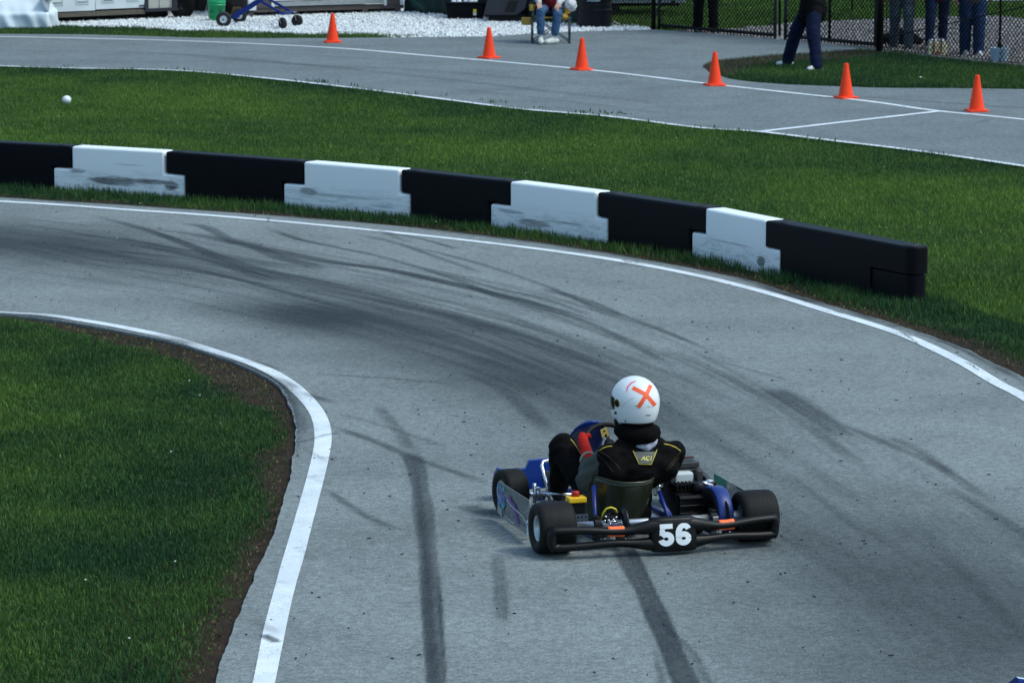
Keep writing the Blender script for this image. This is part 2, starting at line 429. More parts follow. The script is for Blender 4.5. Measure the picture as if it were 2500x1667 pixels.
# painted lines
M_paint = paint_mat('line_paint', 1.0); M_paint2 = paint_mat('line_paint_far', .2)
in_line = V([(-700, 680), (-300, 697), (0, 718), (100, 724), (200, 738), (300, 756), (400, 779), (500, 810), (600, 844), (660, 878), (705, 918), (733, 958), (742, 1000), (738, 1040), (724, 1100), (702, 1180), (680, 1260), (657, 1340), (632, 1440), (606, 1568), (570, 1720), (510, 2000)])
out_line = V([(-700, 430), (-300, 445), (0, 463), (150, 472), (300, 483), (450, 493), (620, 507), (750, 519), (900, 534), (1100, 556), (1300, 581), (1450, 604), (1600, 633), (1700, 657), (1800, 684), (1900, 715), (2000, 745), (2080, 772), (2150, 803), (2220, 838), (2290, 880), (2352, 912), (2480, 990), (2680, 1140), (2900, 1420), (3050, 2000)])
f_low = V([(-700, 136), (-300, 142), (0, 152), (160, 157), (400, 162), (600, 179), (800, 201), (1000, 226), (1200, 251), (1400, 268), (1600, 293), (1745, 303), (1900, 322), (2100, 346), (2352, 382), (2700, 436), (3200, 526)])
f_top = V([(-700, 80), (-300, 82), (0, 85), (200, 89), (400, 94), (600, 102), (800, 113), (1000, 130), (1200, 147), (1400, 166), (1600, 190), (1800, 212), (2000, 234), (2150, 255), (2352, 275), (2800, 325), (3200, 370)])
def pline(name, pts, wd, m, par):
    L = densify(world_line(pts, ZA, 14), .15)
    W = [wd*(.93+.14*float(vnoise(p.x+40, p.y, 1.1, 3))) for p in L]
    return strip(name, L, W, ZA+.004, m, par)
pline('edge_line', in_line, .104, M_paint, track); pline('edge_line', out_line, .106, M_paint, track)
pline('edge_line', f_low, .10, M_paint2, far_track); pline('edge_line', f_top, .10, M_paint2, far_track)
strip('cross_line', [at(*p, ZA) for p in V([(1749, 303), (1950, 280), (2152, 257)])], .11, ZA+.006, M_paint2, far_track)

# tyre marks: one rubber layer over the near track, its density worked out mark by mark on a fine grid
GX0, GX1, GY0, GY1, GDX, GDY = -6.2, 6.2, 14.8, 37.5, .013, .032
gx = np.arange(GX0, GX1, GDX); gy = np.arange(GY0, GY1, GDY); RT = np.ones((len(gy), len(gx)), np.float32)
def rub(pts, width, strength, streak=40, soft=.5, fi=.15, fo=.15, lowf=.3, contrast=.5, along=.4, wob=.15, world=None):
    L = world or densify(world_line(pts, ZA, 12), .22); P = np.array([[p.x, p.y] for p in L]); n = len(P); rub.k += 1; sd_ = rub.k*7
    cum = np.concatenate([[0], np.cumsum(np.hypot(*(P[1:]-P[:-1]).T))]); tot = cum[-1]
    wmax = max(width) if isinstance(width, tuple) else width; m_ = wmax*.75
    ix0 = max(0, int((P[:, 0].min()-m_-GX0)/GDX)); ix1 = min(len(gx), int((P[:, 0].max()+m_-GX0)/GDX)+2); iy0 = max(0, int((P[:, 1].min()-m_-GY0)/GDY)); iy1 = min(len(gy), int((P[:, 1].max()+m_-GY0)/GDY)+2)
    if ix1-ix0 < 2 or iy1-iy0 < 2: return
    X, Y = np.meshgrid(gx[ix0:ix1], gy[iy0:iy1]); D = np.full(X.shape, 9., np.float32); U = np.zeros(X.shape, np.float32)
    for a, b, c in zip(P[:-1], P[1:], cum[:-1]):
        jx0 = int((min(a[0], b[0])-m_-gx[ix0])/GDX); jx1 = int((max(a[0], b[0])+m_-gx[ix0])/GDX)+2; jy0 = int((min(a[1], b[1])-m_-gy[iy0])/GDY); jy1 = int((max(a[1], b[1])+m_-gy[iy0])/GDY)+2
        sl = (slice(max(0, jy0), max(0, jy1)), slice(max(0, jx0), max(0, jx1))); x_, y_ = X[sl], Y[sl]
        if x_.size == 0: continue
        ab = b-a; l2 = max(ab@ab, 1e-9); t = np.clip(((x_-a[0])*ab[0]+(y_-a[1])*ab[1])/l2, 0, 1); l = math.sqrt(l2)
        dx, dy = x_-a[0]-t*ab[0], y_-a[1]-t*ab[1]; d = np.hypot(dx, dy); sg = np.sign(ab[0]*dy-ab[1]*dx); k = d < np.abs(D[sl])
        D[sl] = np.where(k, d*sg, D[sl]); U[sl] = np.where(k, c+t*l, U[sl])
    k = np.abs(D) < m_; u, d = U[k], D[k]; w_ = (width[0]+(width[1]-width[0])*u/tot) if isinstance(width, tuple) else width
    w_ = w_*(1+wob*(vnoise(u, 0*u, 1.7, sd_)-.5)*2)
    e = np.clip((1-np.abs(d+ (vnoise(u, 0*u, .9, sd_+1)-.5)*wob*.3*w_)/(w_/2))/soft, 0, 1); e = e*e*(3-2*e)
    st = vnoise(u*along, d*streak, 1, sd_+2)*.6+vnoise(u*along*2.3, d*streak*2.4, 1, sd_+3)*.4; st = 1-contrast+contrast*np.clip((st-.25)*2.2, 0, 1.25)
    lo_ = fnoise(X[k], Y[k], 1.1, sd_+5); lo_ = 1-lowf+lowf*np.clip((lo_-.3)*2.6, 0, 1.2)
    f = np.clip(u/tot/max(fi, 1e-3), 0, 1)*np.clip((1-u/tot)/max(fo, 1e-3), 0, 1); f = f*f*(3-2*f)
    sub = RT[iy0:iy1, ix0:ix1]; sub[k] *= (1-np.clip(strength*e*st*lo_*f, 0, .97))
rub.k = 0
def smark(pts, width, strength, streak=5, z=.006, soft=.5, fi=.12, fo=.12, lowf=.3, par=None, seed=0):
    if par is None: return rub(pts, width, strength*(.62 if strength > 1 else .92), 45, soft*.8, fi, fo, lowf, .45)
    L = densify(world_line(pts, ZA, 12), .15); n = len(L)
    fd = [min(1, (i/(n-1))/max(fi, 1e-3), (1-i/(n-1))/max(fo, 1e-3)) for i in range(n)]; smark.k += 1
    return strip('tyre_mark', L, width, ZA+z+smark.k*.0008, skid_mat('rubber', strength, streak, smark.k*1.37+seed, soft, lowf=lowf), par, fd)
smark.k = 0
# broad rubbered-in zones
def zone(pts, w_, st, fi=.5, fo=.5, c=.28, lf=.25): rub(V(pts), w_, st, 14, 1.0, fi, fo, lf, c, .16, .05)
zone([(-500, 470), (-150, 512), (100, 556), (300, 600), (520, 650), (760, 690)], 3.4, .50)
zone([(-500, 500), (-100, 545), (60, 566), (200, 584), (400, 620)], 2.2, .62, .02, .7)
zone([(-500, 510), (-100, 556), (40, 578), (130, 590), (300, 612)], 1.3, .45, .02, .8)
zone([(330, 655), (520, 690), (700, 722), (860, 752), (1000, 790), (1200, 850), (1400, 930), (1600, 1030)], 2.6, .42)
zone([(430, 676), (600, 702), (740, 726), (880, 758), (1040, 805)], 2.0, .62)
zone([(540, 696), (660, 712), (790, 736), (900, 762)], 1.2, .50)
zone([(800, 760), (1000, 810), (1250, 895), (1450, 990), (1700, 1130), (1950, 1290), (2200, 1450), (2500, 1680), (2800, 2000)], 3.4, .25, .15, .2)
zone([(900, 790), (1150, 860), (1350, 940), (1560, 1040)], 1.6, .26)
zone([(1650, 1130), (1850, 1215), (2060, 1330), (2250, 1480), (2450, 1680)], 1.6, .34, .4, .3, .2)
zone([(2080, 1080), (2230, 1230), (2380, 1400), (2560, 1600)], 1.5, .28, .4, .3, .2)
zone([(1500, 1350), (1700, 1430), (1900, 1540), (2100, 1700)], 1.6, .16, .4, .3, .2)
# fine arcs that sweep round the bend
FA = [(-60, 486), (400, 528), (800, 588), (1200, 668), (1600, 800), (2000, 1010), (2352, 1260), (2600, 1500)]; FB = [(-60, 625), (400, 676), (800, 765), (1100, 862), (1400, 992), (1700, 1180), (2000, 1400), (2300, 1700)]
def flow(t, s_):
    k = min(int(t), 6); f_ = t-k; a = [FA[k][i]+(FA[k+1][i]-FA[k][i])*f_ for i in (0, 1)]; b = [FB[k][i]+(FB[k+1][i]-FB[k][i])*f_ for i in (0, 1)]
    return (a[0]*(1-s_)+b[0]*s_, a[1]*(1-s_)+b[1]*s_)
for k in range(300):
    t0 = random.uniform(-.2, 6.2)*random.uniform(.35, 1); t0 = max(0, t0); ln = random.uniform(.5, 2.6); t1 = min(6.99, t0+ln)
    s0 = min(1.05, max(-.02, random.gauss(.42, .28))); s1 = s0+random.uniform(-.10, .20)*ln*.6
    pts = [flow(t0+(t1-t0)*q/4, s0+(s1-s0)*q/4) for q in range(5)]
    near = t0 > 3.0
    if near and random.random() < .5: continue
    rub(V(pts), random.uniform(.02, .07) if random.random() < .7 else random.uniform(.08, .20), random.uniform(.08, .28)*(.6 if near else 1), 60, .8, .25, .3, .5, .5)
# grime where the asphalt crumbles along both edges
for L0, off, wd, st_ in ((IE, .03, .20, .55), (IE, .01, .08, .8), (OE, -.03, .14, .7)):
    Lg = [p for p in densify(L0, .2) if L0 is OE or p.y > 21.5]; o = []
    for i, p in enumerate(Lg):
        d = Lg[min(i+1, len(Lg)-1)]-Lg[max(i-1, 0)]; d.normalize(); o.append(p+Vector((-d.y, d.x, 0))*off)
    rub(None, wd, st_, 30, .9, .001, .001 if L0 is OE else .12, .8, .4, 3, .7, world=o)
# individual skids near the barrier side
SK = [
 (V([(155, 488), (230, 500), (340, 530), (440, 566), (560, 610), (700, 640), (850, 672)]), (.10, .22), .75, 3),
 (V([(330, 534), (420, 536), (520, 555), (640, 578), (760, 602), (900, 622), (1050, 655), (1230, 700), (1400, 752)]), (.20, .16), .8, 3),
 (V([(400, 512), (470, 522), (540, 556), (620, 566)]), .16, .6, 3),
 (V([(560, 558), (640, 590), (700, 606), (760, 622)]), .22, .6, 3),
 (V([(600, 518), (680, 548), (760, 566), (880, 592), (1040, 640), (1180, 700)]), .10, .5, 3),
 (V([(250, 545), (340, 560), (430, 580)]), .14, .5, 3),
 (V([(780, 532), (900, 556), (1000, 590), (1120, 632)]), .10, .42, 3),
 (V([(860, 534), (960, 548), (1060, 575)]), .07, .5, 2),
 (V([(900, 560), (1020, 585), (1140, 618), (1300, 676), (1420, 740)]), .09, .42, 3),
 (V([(0, 500), (100, 508), (220, 522)]), .06, .5, 2),
 (V([(0, 512), (140, 530), (300, 560), (470, 592)]), .06, .45, 2),
 (V([(560, 610), (700, 655), (860, 690), (1040, 730), (1240, 790)]), .22, .5, 4),
 (V([(1060, 655), (1200, 700), (1330, 735), (1450, 790), (1560, 850)]), .10, .55, 3),
 (V([(1000, 620), (1130, 660), (1260, 690), (1380, 735)]), .07, .55, 2),
 (V([(1230, 660), (1340, 690), (1440, 735)]), .16, .45, 3),
 (V([(1360, 700), (1500, 750), (1620, 800)]), .07, .4, 2),
 (V([(1160, 770), (1300, 815), (1420, 850)]), .14, .4, 3),
 (V([(1760, 885), (1820, 920), (1880, 960), (1950, 1012)]), .26, .7, 4),
 (V([(1500, 790), (1640, 850), (1780, 930), (1900, 1010), (2000, 1090)]), .12, .42, 3),
 (V([(1900, 960), (2040, 1020), (2160, 1075), (2300, 1170)]), .11, .45, 3),
 (V([(2040, 1000), (2120, 1040), (2200, 1100)]), .10, .3, 3),
 (V([(2180, 1120), (2280, 1180), (2352, 1225), (2450, 1300)]), .10, .4, 3),
 (V([(1650, 830), (1760, 860), (1830, 880)]), .05, .4, 2),
 (V([(300, 560), (480, 600), (640, 640)]), .10, .4, 3),
 (V([(450, 585), (560, 622), (640, 650)]), .20, .55, 3),
 (V([(0, 545), (200, 575), (420, 612), (640, 668), (900, 740), (1100, 800)]), .10, .5, 4),
 # foreground
 (V([(935, 1035), (955, 1070), (968, 1140), (978, 1220), (986, 1320), (993, 1420), (1002, 1568), (1015, 1800)]), (.125, .118), 1.12, 2),
 (V([(860, 925), (890, 960), (925, 1005), (945, 1045)]), .13, .4, 3),
 (V([(1430, 1250), (1455, 1300), (1490, 1370), (1530, 1460), (1575, 1568), (1640, 1720)]), (.14, .14), 1.05, 2),
 (V([(1485, 1380), (1540, 1450), (1590, 1500), (1625, 1568), (1680, 1680)]), .05, .55, 2),
 (V([(1142, 1260), (1150, 1350), (1156, 1450)]), .10, .38, 3),
 (V([(745, 975), (850, 1010), (960, 1055), (1060, 1090), (1130, 1115)]), .10, .55, 3),
 (V([(760, 945), (900, 985), (1040, 1035)]), .08, .3, 3),
 (V([(745, 1120), (800, 1160), (870, 1200), (940, 1225)]), .09, .45, 3),
 (V([(1060, 850), (1160, 900), (1230, 960), (1270, 1005)]), .16, .45, 3),
 (V([(700, 858), (900, 870), (1060, 885)]), .06, .35, 2),
 (V([(1060, 1160), (1110, 1175), (1180, 1180)]), .2, .55, 3),
 (V([(1500, 1470), (1530, 1600), (1560, 1750)]), .05, .3, 2),
 (V([(600, 1458), (622, 1468), (640, 1478)]), .06, .9, 2),
]
for p, wd, s_, st in SK: smark(p, wd, s_, st, .008 if p[0][1] > 0 else .008, .35 if s_ > 1 else .7, .04 if s_ > 1 else .2, .02 if s_ > 1 else .2, .15 if s_ > 1 else .35)
CRK = [[(1896, 716), (1912, 714), (1938, 722)], [(2036, 752), (2048, 748), (2066, 750)], [(2072, 764), (2094, 780), (2112, 794)], [(2062, 762), (2090, 772), (2104, 774)], [(612, 500), (618, 506), (612, 512)], [(870, 530), (885, 533), (905, 537)], [(1430, 598), (1445, 603), (1470, 605)], [(2214, 832), (2230, 838), (2248, 852)]]
for c_ in CRK: rub(V(c_), .022, .8, 30, .8, .1, .1, .2, .2)
for k in range(34):      # old rubber and scuffs dragged over the painted lines
    ln = in_line if k < 22 else out_line; q = ln[random.randint(5, len(ln)-4)]; q2 = (q[0]+random.uniform(-30, 30), q[1]+random.uniform(-8, 20)); a = random.uniform(-.5, .9); L_ = random.uniform(30, 90)
    rub([(q2[0]-L_*math.cos(a), q2[1]-L_*math.sin(a)*.5), q2, (q2[0]+L_*math.cos(a), q2[1]+L_*math.sin(a)*.5)], random.uniform(.03, .12), random.uniform(.15, .45), 60, .9, .4, .4, .7, .7)
def rubber_layer():
    X, Y = np.meshgrid(gx, gy); A = 1-RT; vis = inside(X.ravel(), Y.ravel(), P2(IEd[::4]+list(reversed(OEd[::4])))).reshape(X.shape) & (np.abs(X) < Y*.141+.9)
    ok = vis & (A > .004); q = (ok[:-1, :-1] | ok[1:, :-1] | ok[:-1, 1:] | ok[1:, 1:]) & vis[:-1, :-1] & vis[1:, 1:] & vis[1:, :-1] & vis[:-1, 1:]
    used = np.zeros(X.shape, bool); 
    for a in (0, 1):
        for b in (0, 1): used[a:X.shape[0]-1+a, b:X.shape[1]-1+b] |= q
    idx = -np.ones(X.shape, np.int64); idx[used] = np.arange(used.sum()); v = np.stack([X[used], Y[used], np.full(used.sum(), ZA+.006)], 1)
    jy, jx = np.nonzero(q); loops = np.stack([idx[jy, jx], idx[jy, jx+1], idx[jy+1, jx+1], idx[jy+1, jx]], 1).ravel(); n = len(jy)
    m = bpy.data.materials.new('rubber_film'); m.use_nodes = True; nn, l, b = nodes(m)
    at_ = nn.new('ShaderNodeAttribute'); at_.attribute_name = 'rubber'; g = nn.new('ShaderNodeNewGeometry').outputs['Position']
    gr = ramp(nn, l, noise(nn, l, g, 95, 3, .85), [(.32, 1.25), (.5, 1.0), (.68, .55)])
    l.new(mth(nn, l, 'MULTIPLY', at_.outputs['Fac'], gr, True), b.inputs['Alpha'])
    b.inputs['Base Color'].default_value = (.018, .026, .033, 1); b.inputs['Roughness'].default_value = .8; b.inputs['Specular IOR Level'].default_value = .25
    o = npmesh('tyre_marks', v, loops, np.arange(n)*4, np.full(n, 4), m); o.parent = track
    a = o.data.attributes.new('rubber', 'FLOAT', 'POINT'); a.data.foreach_set('value', A[used].astype(np.float32))
for p, wd, s_ in [(V([(300, 120), (700, 150), (1000, 165), (1400, 200)]), .5, .25), (V([(0, 118), (250, 120), (500, 132), (900, 170), (1300, 215), (1700, 260)]), .35, .3), (V([(400, 108), (700, 128), (1000, 148)]), .12, .3),
               (V([(1960, 222), (2150, 236), (2352, 250), (2500, 262)]), .22, .5), (V([(2240, 284), (2290, 274)]), .12, .7), (V([(1640, 99), (1700, 101), (1750, 99)]), .25, .5), (V([(1420, 146), (1560, 152)]), .3, .3), (V([(900, 190), (1300, 235), (1700, 285)]), .3, .22)]:
    smark(p, wd, s_, 3, .008, .9, .25, .25, .4, far_track)

# ------------------------------------------------------------------ grass
GM = grass_mat('grass_blade', .22)
def P2(L): return np.array([[p[0], p[1]] for p in L])
def inside(x, y, P):
    r = np.zeros(len(x), bool); j = len(P)-1
    for i in range(len(P)):
        xi, yi = P[i]; xj, yj = P[j]
        c = ((yi > y) != (yj > y)) & (x < (xj-xi)*(y-yi)/((yj-yi) if yj != yi else 1e-9)+xi)
        r ^= c; j = i
    return r
def dist(x, y, L):
    d = np.full(len(x), 1e9)
    for a, b in zip(L[:-1], L[1:]):
        ab = b-a; t = np.clip(((x-a[0])*ab[0]+(y-a[1])*ab[1])/max(ab@ab, 1e-9), 0, 1)
        d = np.minimum(d, np.hypot(x-a[0]-t*ab[0], y-a[1]-t*ab[1]))
    return d
def blades(name, x, y, h, wd, near, yel, label=None, dry=None, z0=0.0):
    n = len(x); ang = rng.uniform(0, 2*PI, n); lean = np.abs(rng.normal(.35, .25, n)); la = rng.uniform(0, 2*PI, n)
    dx, dy = np.cos(ang)*wd/2, np.sin(ang)*wd/2
    lx, ly = np.cos(la)*lean*h, np.sin(la)*lean*h
    z = np.full(n, z0)
    if near:
        v = np.stack([np.stack([x-dx, y-dy, z], 1), np.stack([x+dx, y+dy, z], 1),
                      np.stack([x+lx*.35+dx*.8, y+ly*.35+dy*.8, z+h*.55], 1), np.stack([x+lx*.35-dx*.8, y+ly*.35-dy*.8, z+h*.55], 1),
                      np.stack([x+lx, y+ly, z+h*(1-.35*lean)], 1)], 1).reshape(-1, 3)
        b = np.arange(n)[:, None]*5; loops = np.concatenate([b+0, b+1, b+2, b+3, b+3, b+2, b+4], 1).ravel()
        tot = np.tile([4, 3], n); st = np.concatenate([[0], np.cumsum(tot)[:-1]]); k = 5
    else:
        v = np.stack([np.stack([x-dx, y-dy, z], 1), np.stack([x+dx, y+dy, z], 1), np.stack([x+lx, y+ly, z+h*(1-.3*lean)], 1)], 1).reshape(-1, 3)
        loops = np.arange(n*3); tot = np.full(n, 3); st = np.arange(n)*3; k = 3
    big = fnoise(x, y, .45, 21); mid = fnoise(x, y, 1.6, 33)
    t = np.clip(yel+(big-.5)*.75+(mid-.5)*.55+rng.normal(0, .14, n), 0, 1)[:, None]
    c0 = np.array([.018, .062, .024]); c1 = np.array([.130, .232, .036])
    col = c0*(1-t)+c1*t
    col = col*(.70+.62*rng.random((n, 1)))
    if dry is not None:
        dm = (rng.random(n) < dry)[:, None]; col = np.where(dm, np.array([.15, .135, .065])*(.5+.7*rng.random((n, 1))), col)
    br = (rng.random(n) < .02)[:, None]; col = np.where(br, col*1.8, col)
    o = npmesh(name, v, loops, st, tot, GM, np.repeat(col, k, axis=0)); tag(o, label, 'grass', kind='stuff'); return o
def scatter(poly, dens, cull=True):
    P = P2(poly); x0, y0 = P.min(0); x1, y1 = P.max(0)
    y1 = min(y1, 86); y0 = max(y0, 13)
    n = int((x1-x0)*(y1-y0)*dens); x = rng.uniform(x0, x1, n); y = rng.uniform(y0, y1, n)
    k = (np.abs(x) < y*.141+2.8)          # keep a margin round what the lens can see
    x, y = x[k], y[k]; k = inside(x, y, P); return x[k], y[k]
rubber_layer()
IEn, OEn = P2(IE), P2(OE)
def interp_w(y, tab): return np.interp(y, [t[0] for t in tab], [t[1] for t in tab])

# inner lawn
lawnA = [p for p in IE]+[at(-800, 2200), at(-1200, 700)]
x, y = scatter(lawnA, 8500); d = dist(x, y, IEn)
# width of the bare soil by picture position
sx = 1250+F*x/np.hypot(y, H)*1.0; bare = np.full(len(x), .04)
zc = y*_c+H*_s; px_ = 1250+F*x/zc; py_ = 833.5-F*((y*_s-H*_c))/zc
bare = np.interp(px_, [0, 110, 200, 300, 420, 520, 600, 680, 720], [.02, .10, .22, .27, .24, .34, .30, .15, .04])
bare = np.where(py_ > 985, np.interp(py_, [985, 1010, 1060, 1090, 1105, 1190, 1215, 1290, 1330, 1430, 1450, 1480, 1560, 1700], [.22, .03, .0, .0, .12, .10, .0, .0, .06, .07, .0, .06, .08, .05]), bare)
bare = bare*(.75+.5*vnoise(x, y, 7, 3))
keep = (d > bare) & (rng.random(len(x)) < np.clip((d-bare)/.20, .12, 1)) | ((rng.random(len(x)) < .10) & (d > .05)) & (fnoise(x, y, 6, 8) > .5)
x, y, d, bare = x[keep], y[keep], d[keep], bare[keep]
hh = rng.uniform(.025, .058, len(x))*(.7+.6*fnoise(x, y, 3, 4))*np.clip(.45+(d-bare)*3, .45, 1)
yel = np.clip(.06+np.clip((d-.6)*.26, 0, .52), 0, 1)
blades('lawn_grass', x, y, hh, rng.uniform(.004, .0075, len(x)), True, yel, 'short green grass of the infield lawn inside the near bend', dry=np.clip(.30-(d-bare)*3, .004, .5))

# dead straw lying on the bare soil
xa, ya = scatter(lawnA, 700); da = dist(xa, ya, IEn); k = (da < .8) & (da > .03); xa, ya = xa[k], ya[k]
xb, yb = scatter([p for p in OE]+[at(2600, 600), at(-800, 300)], 500); db_ = dist(xb, yb, OEn); k = (db_ < .35) & (db_ > .02); xa = np.concatenate([xa, xb[k]]); ya = np.concatenate([ya, yb[k]])
blades('straw_litter', xa, ya, rng.uniform(.006, .03, len(xa)), rng.uniform(.006, .030, len(xa)), False, 0*xa, 'dead straw and grass clippings on the bare soil beside the track', dry=.8+0*xa)
# barrier base line in the picture
bar_base = V([(-600, 400), (-300, 412), (-30, 428), (122, 437), (425, 456), (650, 475), (942, 502), (1125, 524), (1395, 561), (1587, 592), (1790, 637), (2120, 705)])
BL = world_line(bar_base, 0, 20); BLn = P2(BL)
FLn = P2(FL)
midp = [p for p in OE]+[p for p in reversed(world_line(far_low, 0, 40))]
x, y = scatter(midp, 3800)
d = dist(x, y, OEn); db = dist(x, y, BLn); df = dist(x, y, FLn)
bare = (.02+.17*fnoise(x, y, 1.3, 14)*np.clip(1.2-(y-20)*.02, .5, 1.2)); keep = (d > bare) & (df > .02) & (rng.random(len(x)) < np.clip((d-bare)/.12, .2, 1))
thin = np.where(y > 30, .62, 1.0)*np.where((d < .6) & (fnoise(x, y, 2.6, 52) > .60), .35, 1.0); keep &= rng.random(len(x)) < thin
x, y, d, db, df, bare = [a[keep] for a in (x, y, d, db, df, bare)]
verge = (db < .5)
hh = rng.uniform(.022, .050, len(x))*(.7+.7*fnoise(x, y, 2, 4)); hh = np.where(verge, hh*(1.2+1.3*fnoise(x, y, 3.5, 44)), hh); hh = np.where(d < .35, hh*1.2, hh)
hh = np.where((df < .5) & (fnoise(x, y, 2.5, 31) > .56), hh*1.4, hh); hh *= np.clip(.4+(d-bare)*4, .4, 1)
front = (d < .95)
edge_dark = np.clip(1-df/1.8, 0, 1)*.42
yel = np.where(front, .10, .60)-edge_dark
blades('lawn_grass', x, y, hh, rng.uniform(.006, .011, len(x))*(1+(y-25)*.018), False, yel, 'green grass of the wide lawn between the near bend and the far track', dry=np.clip(.30-(d-bare)*2.2, .015, .4))

# strips beyond the far track, island, field behind the fence
stripC = [at(*p) for p in [(-600, 66), (0, 74), (122, 69), (354, 70), (440, 80), (517, 78), (640, 83), (760, 88), (827, 84), (976, 90), (1060, 93), (976, 95), (640, 97.5), (480, 96), (330, 90.5), (210, 88), (0, 87), (-600, 84)]]
x, y = scatter(stripC, 2200); k = (fnoise(x, y, 1.8, 3) > .33)|(x < -6); x, y = x[k], y[k]
blades('verge_grass', x, y, rng.uniform(.03, .08, len(x)), rng.uniform(.012, .02, len(x)), False, .22+0*x, 'low grass strip between the far track and the white gravel', dry=.06+0*x)
islP = [at(*p) for p in [(1757, 150), (1904, 136), (2100, 123), (2139, 126), (2300, 147), (2500, 167), (3000, 200), (3000, 231), (2500, 220), (2170, 217), (1960, 210), (1900, 207), (1835, 202), (1790, 196), (1757, 188), (1735, 176), (1735, 160)]]
x, y = scatter(islP, 3000); zc = y*_c+H*_s; px_ = 1250+F*x/zc; py_ = 833.5-F*((y*_s-H*_c))/zc
dd = np.clip((py_-np.interp(px_, [1716, 1780, 1850, 1904, 2000, 2100, 2160, 2250], [200, 190, 163, 152, 150, 142, 133, 100]))/6, 0, 1)
k = rng.random(len(x)) < (.06+.94*dd)*np.where(fnoise(x, y, 2, 7) > .3, 1, .4); x, y = x[k], y[k]
blades('island_grass', x, y, rng.uniform(.04, .085, len(x)), rng.uniform(.010, .018, len(x)), False, .2+0*x, 'grass island between the far track and the chain-link fence', dry=.05+0*x)
fieldP = [at(*p) for p in [(1300, 60), (1420, 66), (1594, 72), (1670, 79), (1755, 76), (1916, 62), (2030, 54), (2254, 48), (2396, 41), (2500, 48), (2900, 60), (3200, 20), (2500, 12), (2390, 12), (2330, -30), (2330, -70), (1000, -70)]]
x, y = scatter(fieldP, 900); k = y < 84; x, y = x[k], y[k]
blades('field_grass', x, y, rng.uniform(.05, .10, len(x)), rng.uniform(.02, .035, len(x)), False, .5+0*x, 'grass field behind the chain-link fence', dry=.03+0*x)

# weeds along the far track edge and small white flowers in the lawn
wx, wy = [], []
for cx_, cy_, n_ in [(755, 200, 60), (780, 204, 60), (860, 210, 30), (1025, 231, 30), (1195, 250, 40), (1210, 253, 40), (1400, 278, 40), (1430, 276, 40), (1505, 282, 90), (1490, 280, 70), (2010, 345, 50), (170, 165, 40), (430, 172, 40), (1730, 312, 40), (1965, 340, 40), (1060, 236, 20), (1330, 268, 30)]:
    p = at(cx_, cy_+2); wx += list(p.x+rng.normal(0, .10, n_)); wy += list(p.y+rng.normal(0, .10, n_))
wx, wy = np.array(wx), np.array(wy)
kw_ = rng.random(len(wx)) < .28; wx, wy = wx[kw_], wy[kw_]
blades('edge_weeds', wx, wy, rng.uniform(.03, .085, len(wx)), rng.uniform(.014, .026, len(wx)), True, .0+0*wx, 'dark weeds sprouting over the white line of the far track')
fm = mat('flower_white', (.55, .6, .52), .8)
fb = MB()
for k in range(34):
    if k < 28: p = at(random.uniform(0, 2500), random.uniform(200, 600)); 
    else: p = at(random.uniform(0, 560), random.uniform(850, 1650))
    fb.ell((p.x, p.y, .055), (.007, .007, .005), 0, 6)
keepf = fb.build('clover_flowers', fm); tag(keepf, 'tiny pale flower heads dotted through the lawn', 'flowers', kind='stuff')

# stones
def stones(name, poly, dens, smin, smax, c0, c1, label, zb=.008):
    x, y = scatter(poly, dens); n = len(x)
    base = np.array([[1, 0, 0], [-1, 0, 0], [0, 1, 0], [0, -1, 0], [0, 0, 1], [0, 0, -1.]]); tri = np.array([[0, 2, 4], [2, 1, 4], [1, 3, 4], [3, 0, 4], [2, 0, 5], [1, 2, 5], [3, 1, 5], [0, 3, 5]])
    s_ = rng.uniform(smin, smax, (n, 1, 1)); V_ = base[None]*(1+rng.uniform(-.35, .35, (n, 6, 3)))*s_*rng.uniform(.6, 1.1, (n, 1, 3))+rng.uniform(-.2, .2, (n, 6, 3))*s_
    a = rng.uniform(0, 2*PI, n); ca, sa = np.cos(a)[:, None], np.sin(a)[:, None]
    X = V_[:, :, 0]*ca-V_[:, :, 1]*sa+x[:, None]; Y = V_[:, :, 0]*sa+V_[:, :, 1]*ca+y[:, None]; Z = V_[:, :, 2]+zb+s_[:, :, 0]*.45
    v = np.stack([X, Y, Z], 2).reshape(-1, 3); loops = (tri.ravel()[None]+(np.arange(n)*6)[:, None]).ravel()
    t = rng.random((n, 1)); col = np.array(c0)*(1-t)+np.array(c1)*t
    m = bpy.data.materials.new(name); m.use_nodes = True; nn, l, b = nodes(m); at_ = nn.new('ShaderNodeAttribute'); at_.attribute_name = 'Col'
    l.new(at_.outputs['Color'], b.inputs['Base Color']); b.inputs['Roughness'].default_value = .85
    o = npmesh(name, v, loops, np.arange(n*8)*3, np.full(n*8, 3), m, np.repeat(col, 6, axis=0)); tag(o, label, 'gravel', kind='stuff'); return o
stones('white_stones', [at(*p) for p in wg_poly], 620, .014, .034, (.42, .46, .48), (.80, .83, .84), 'bright white crushed stones of the gravel bed before the sheds')
stones('grey_stones', [at(*p) for p in gg_poly], 420, .012, .026, (.10, .10, .105), (.34, .33, .33), 'grey stones of the gravel path behind the chain-link fence')
# rubber crumbs and grit on the road
cr = MB()
for k in range(420):
    p = at(random.uniform(0, 2500), 480+random.random()**1.4*1180, ZA+.004)
    s_ = random.uniform(.003, .007); a = random.uniform(0, PI); R = Matrix.Rotation(a, 3, 'Z')
    cr.box(p, (s_*random.uniform(1, 4.5), s_, .005), 0, R)
tag(cr.build('rubber_crumbs', mat('rubber_crumb', (.02, .02, .022), .8)), 'black rubber crumbs scattered over the near track', 'rubber crumbs', kind='stuff')

